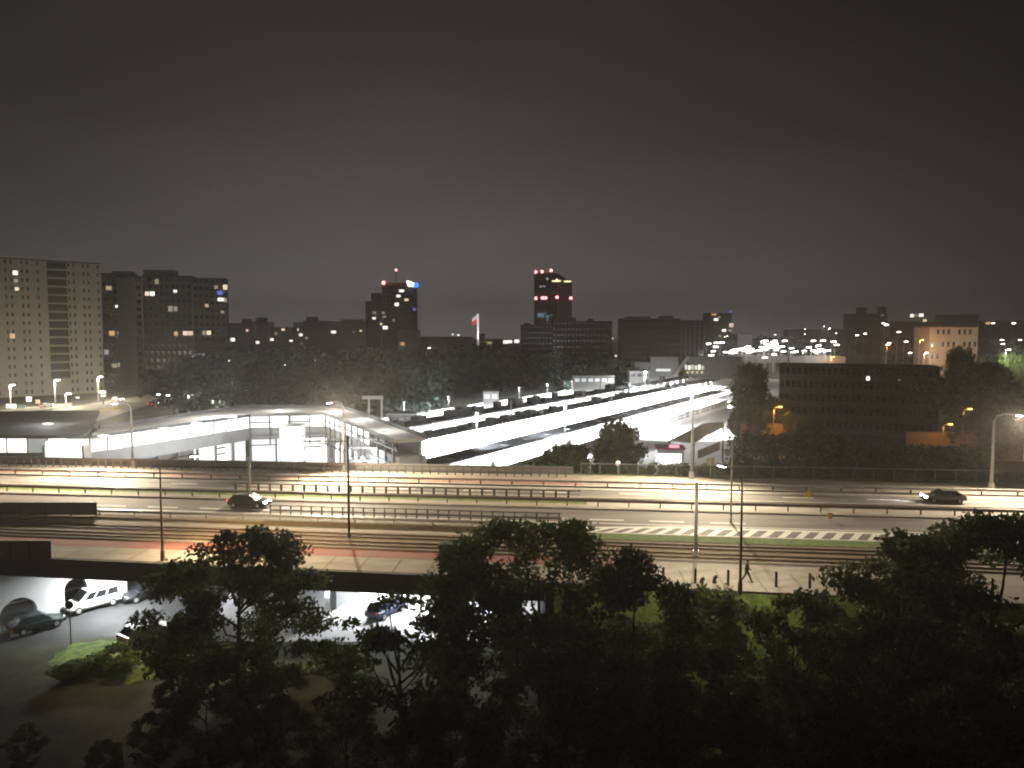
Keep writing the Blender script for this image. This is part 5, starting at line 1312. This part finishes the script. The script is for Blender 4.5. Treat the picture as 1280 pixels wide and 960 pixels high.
q = G(58, 509, GZ); car('white car with red tail lights before the pale block', (q.x, q.y, GZ + .04), 1.2, P_white, lights=True, name='moving_car')
q = G(192, 507, GZ); car('dark car with red tail lights at the end of the ramp', (q.x, q.y, GZ + .04), 1.5, P_black, lights=True, name='moving_car')
# flyover with bright car park beyond the canopies
t = thing('flyover', 'far pale concrete flyover crowded with lamps beyond the canopies', 'bridge', (PD(960, 450, 470).x, 470, GZ))
a, c = PD(905, 447, 470), PD(1050, 440, 470); b = MB(); b.prism([(a.x, 470), (c.x, 462), (c.x, 478), (a.x, 486)], a.z - 3, a.z); b.build('deck', M['concrete_grey'], t, True)
for px in (930, 962, 978, 1010, 1040):
    p = PD(px, 450, 472); b = MB(); b.box((p.x, 474, (p.z + GZ) / 2 - 1), (1.6, 2, p.z - GZ)); b.build('column', M['concrete_grey'], t, True)
b = MB(); b.beam((a.x, 469.8, a.z + .6), (c.x, 461.8, a.z + .6), .3, 1.1); b.build('parapet', M['concrete_grey'], t, True)
fl = random.Random(8)
far = [(884, 429.5), (894, 428.5), (901, 428), (893, 433.5), (890, 439), (887, 444), (905, 421), (908, 420), (905, 440), (912, 441), (916, 439), (920, 437.5), (924, 436), (932, 434), (928, 438), (952, 427), (955, 426), (958, 430), (961, 432), (964, 428), (967, 426), (961, 434.5), (956, 436), (950, 434), (968, 418.5), (979, 426), (976, 433), (966, 443), (954, 447), (990, 440), (1004, 438.5), (1015, 426), (1005, 417.5), (1005, 411.5), (1027, 425.5), (1021, 432), (1019, 440), (1033, 438), (1040, 427), (1029, 408), (1036, 410.5), (1044, 416.5), (1044, 431)]
for k in range(34):
    u_ = fl.random(); far.append((905 + 125 * u_, 441 - 12 * math.sin(u_ * 3.0) * fl.random() - 3 * fl.random()))
for i, (px, py) in enumerate(far):
    near = 425 < py
    park_lamp(px - .8, py, 450, fl.uniform(440, 520) if near else 640, 'bright white lamp among the crowded lights of the flyover', 5000 if i % 5 == 0 else 0, (1, .98, .92), group='crowded lamps of the far flyover', sz=1.9 if near else .8)
for i, (px, py) in enumerate(((1106, 406), (1122, 415), (1131, 427), (1108, 431), (1136, 441), (1110, 429), (1252, 430), (1251, 425), (1266, 404), (1240, 404), (1070, 419), (1080, 417), (1103, 404), (1274, 425))):
    park_lamp(px - .8, py, 450, 520 + 10 * i, 'lone white lamp scattered over the far dark quarter', 0, group='scattered far lamps', sz=1.5)
for i, (px, py, lab, c_, P_, lens, Y) in enumerate(((1156, 441, 'glaring white lamp at the corner of the brown building', (1, .98, .9), 7000, 'lampfar', 350), (1258, 437, 'white lamp over bright green leaves beyond the black tree', (1, 1, .9), 14000, 'lampfar', 330), (1109, 431, 'orange lamp beside the far dark trees', SOD, 9000, 'lampsod', 420), (968, 508.5, 'sodium lamp glowing between the orange lit trees', SOD, 1500, 'lampsod', 156.5), (1205, 511, 'lone sodium lamp in front of the black tree', SOD, 700, 'lampsod', 158), (1180, 530, 'sodium lamp hidden behind the black tree at the annex', SOD, 420, 'lampsod', 146), (1282, 552, 'sodium lamp at the end of the mesh fence', SOD, 2200, 'lampsod', 121), (1150, 425, 'sodium lamp at the foot of the brown building', SOD, 9000, 'lampsod', 348), (1040, 446, 'orange lamp below the flyover end', SOD, 5000, 'lampsod', 455))):
    park_lamp(px - .8, py, 450, Y, lab, P_, c_, group=None, sz=.8 if Y > 200 else .55, lens=lens)
for i, (px, py, Y, s_, lab) in enumerate(((1262, 440, 338, .6, 'bright green bush lit by the white lamp beyond the black tree'), (1240, 443, 345, .6, 'green bush beside the bright one beyond the black tree'))):
    p = PD(px, py, Y); bush(bb1, (p.x, Y, GZ), lab, i, (2.0, 1.5, (p.z - GZ) / 2.4))
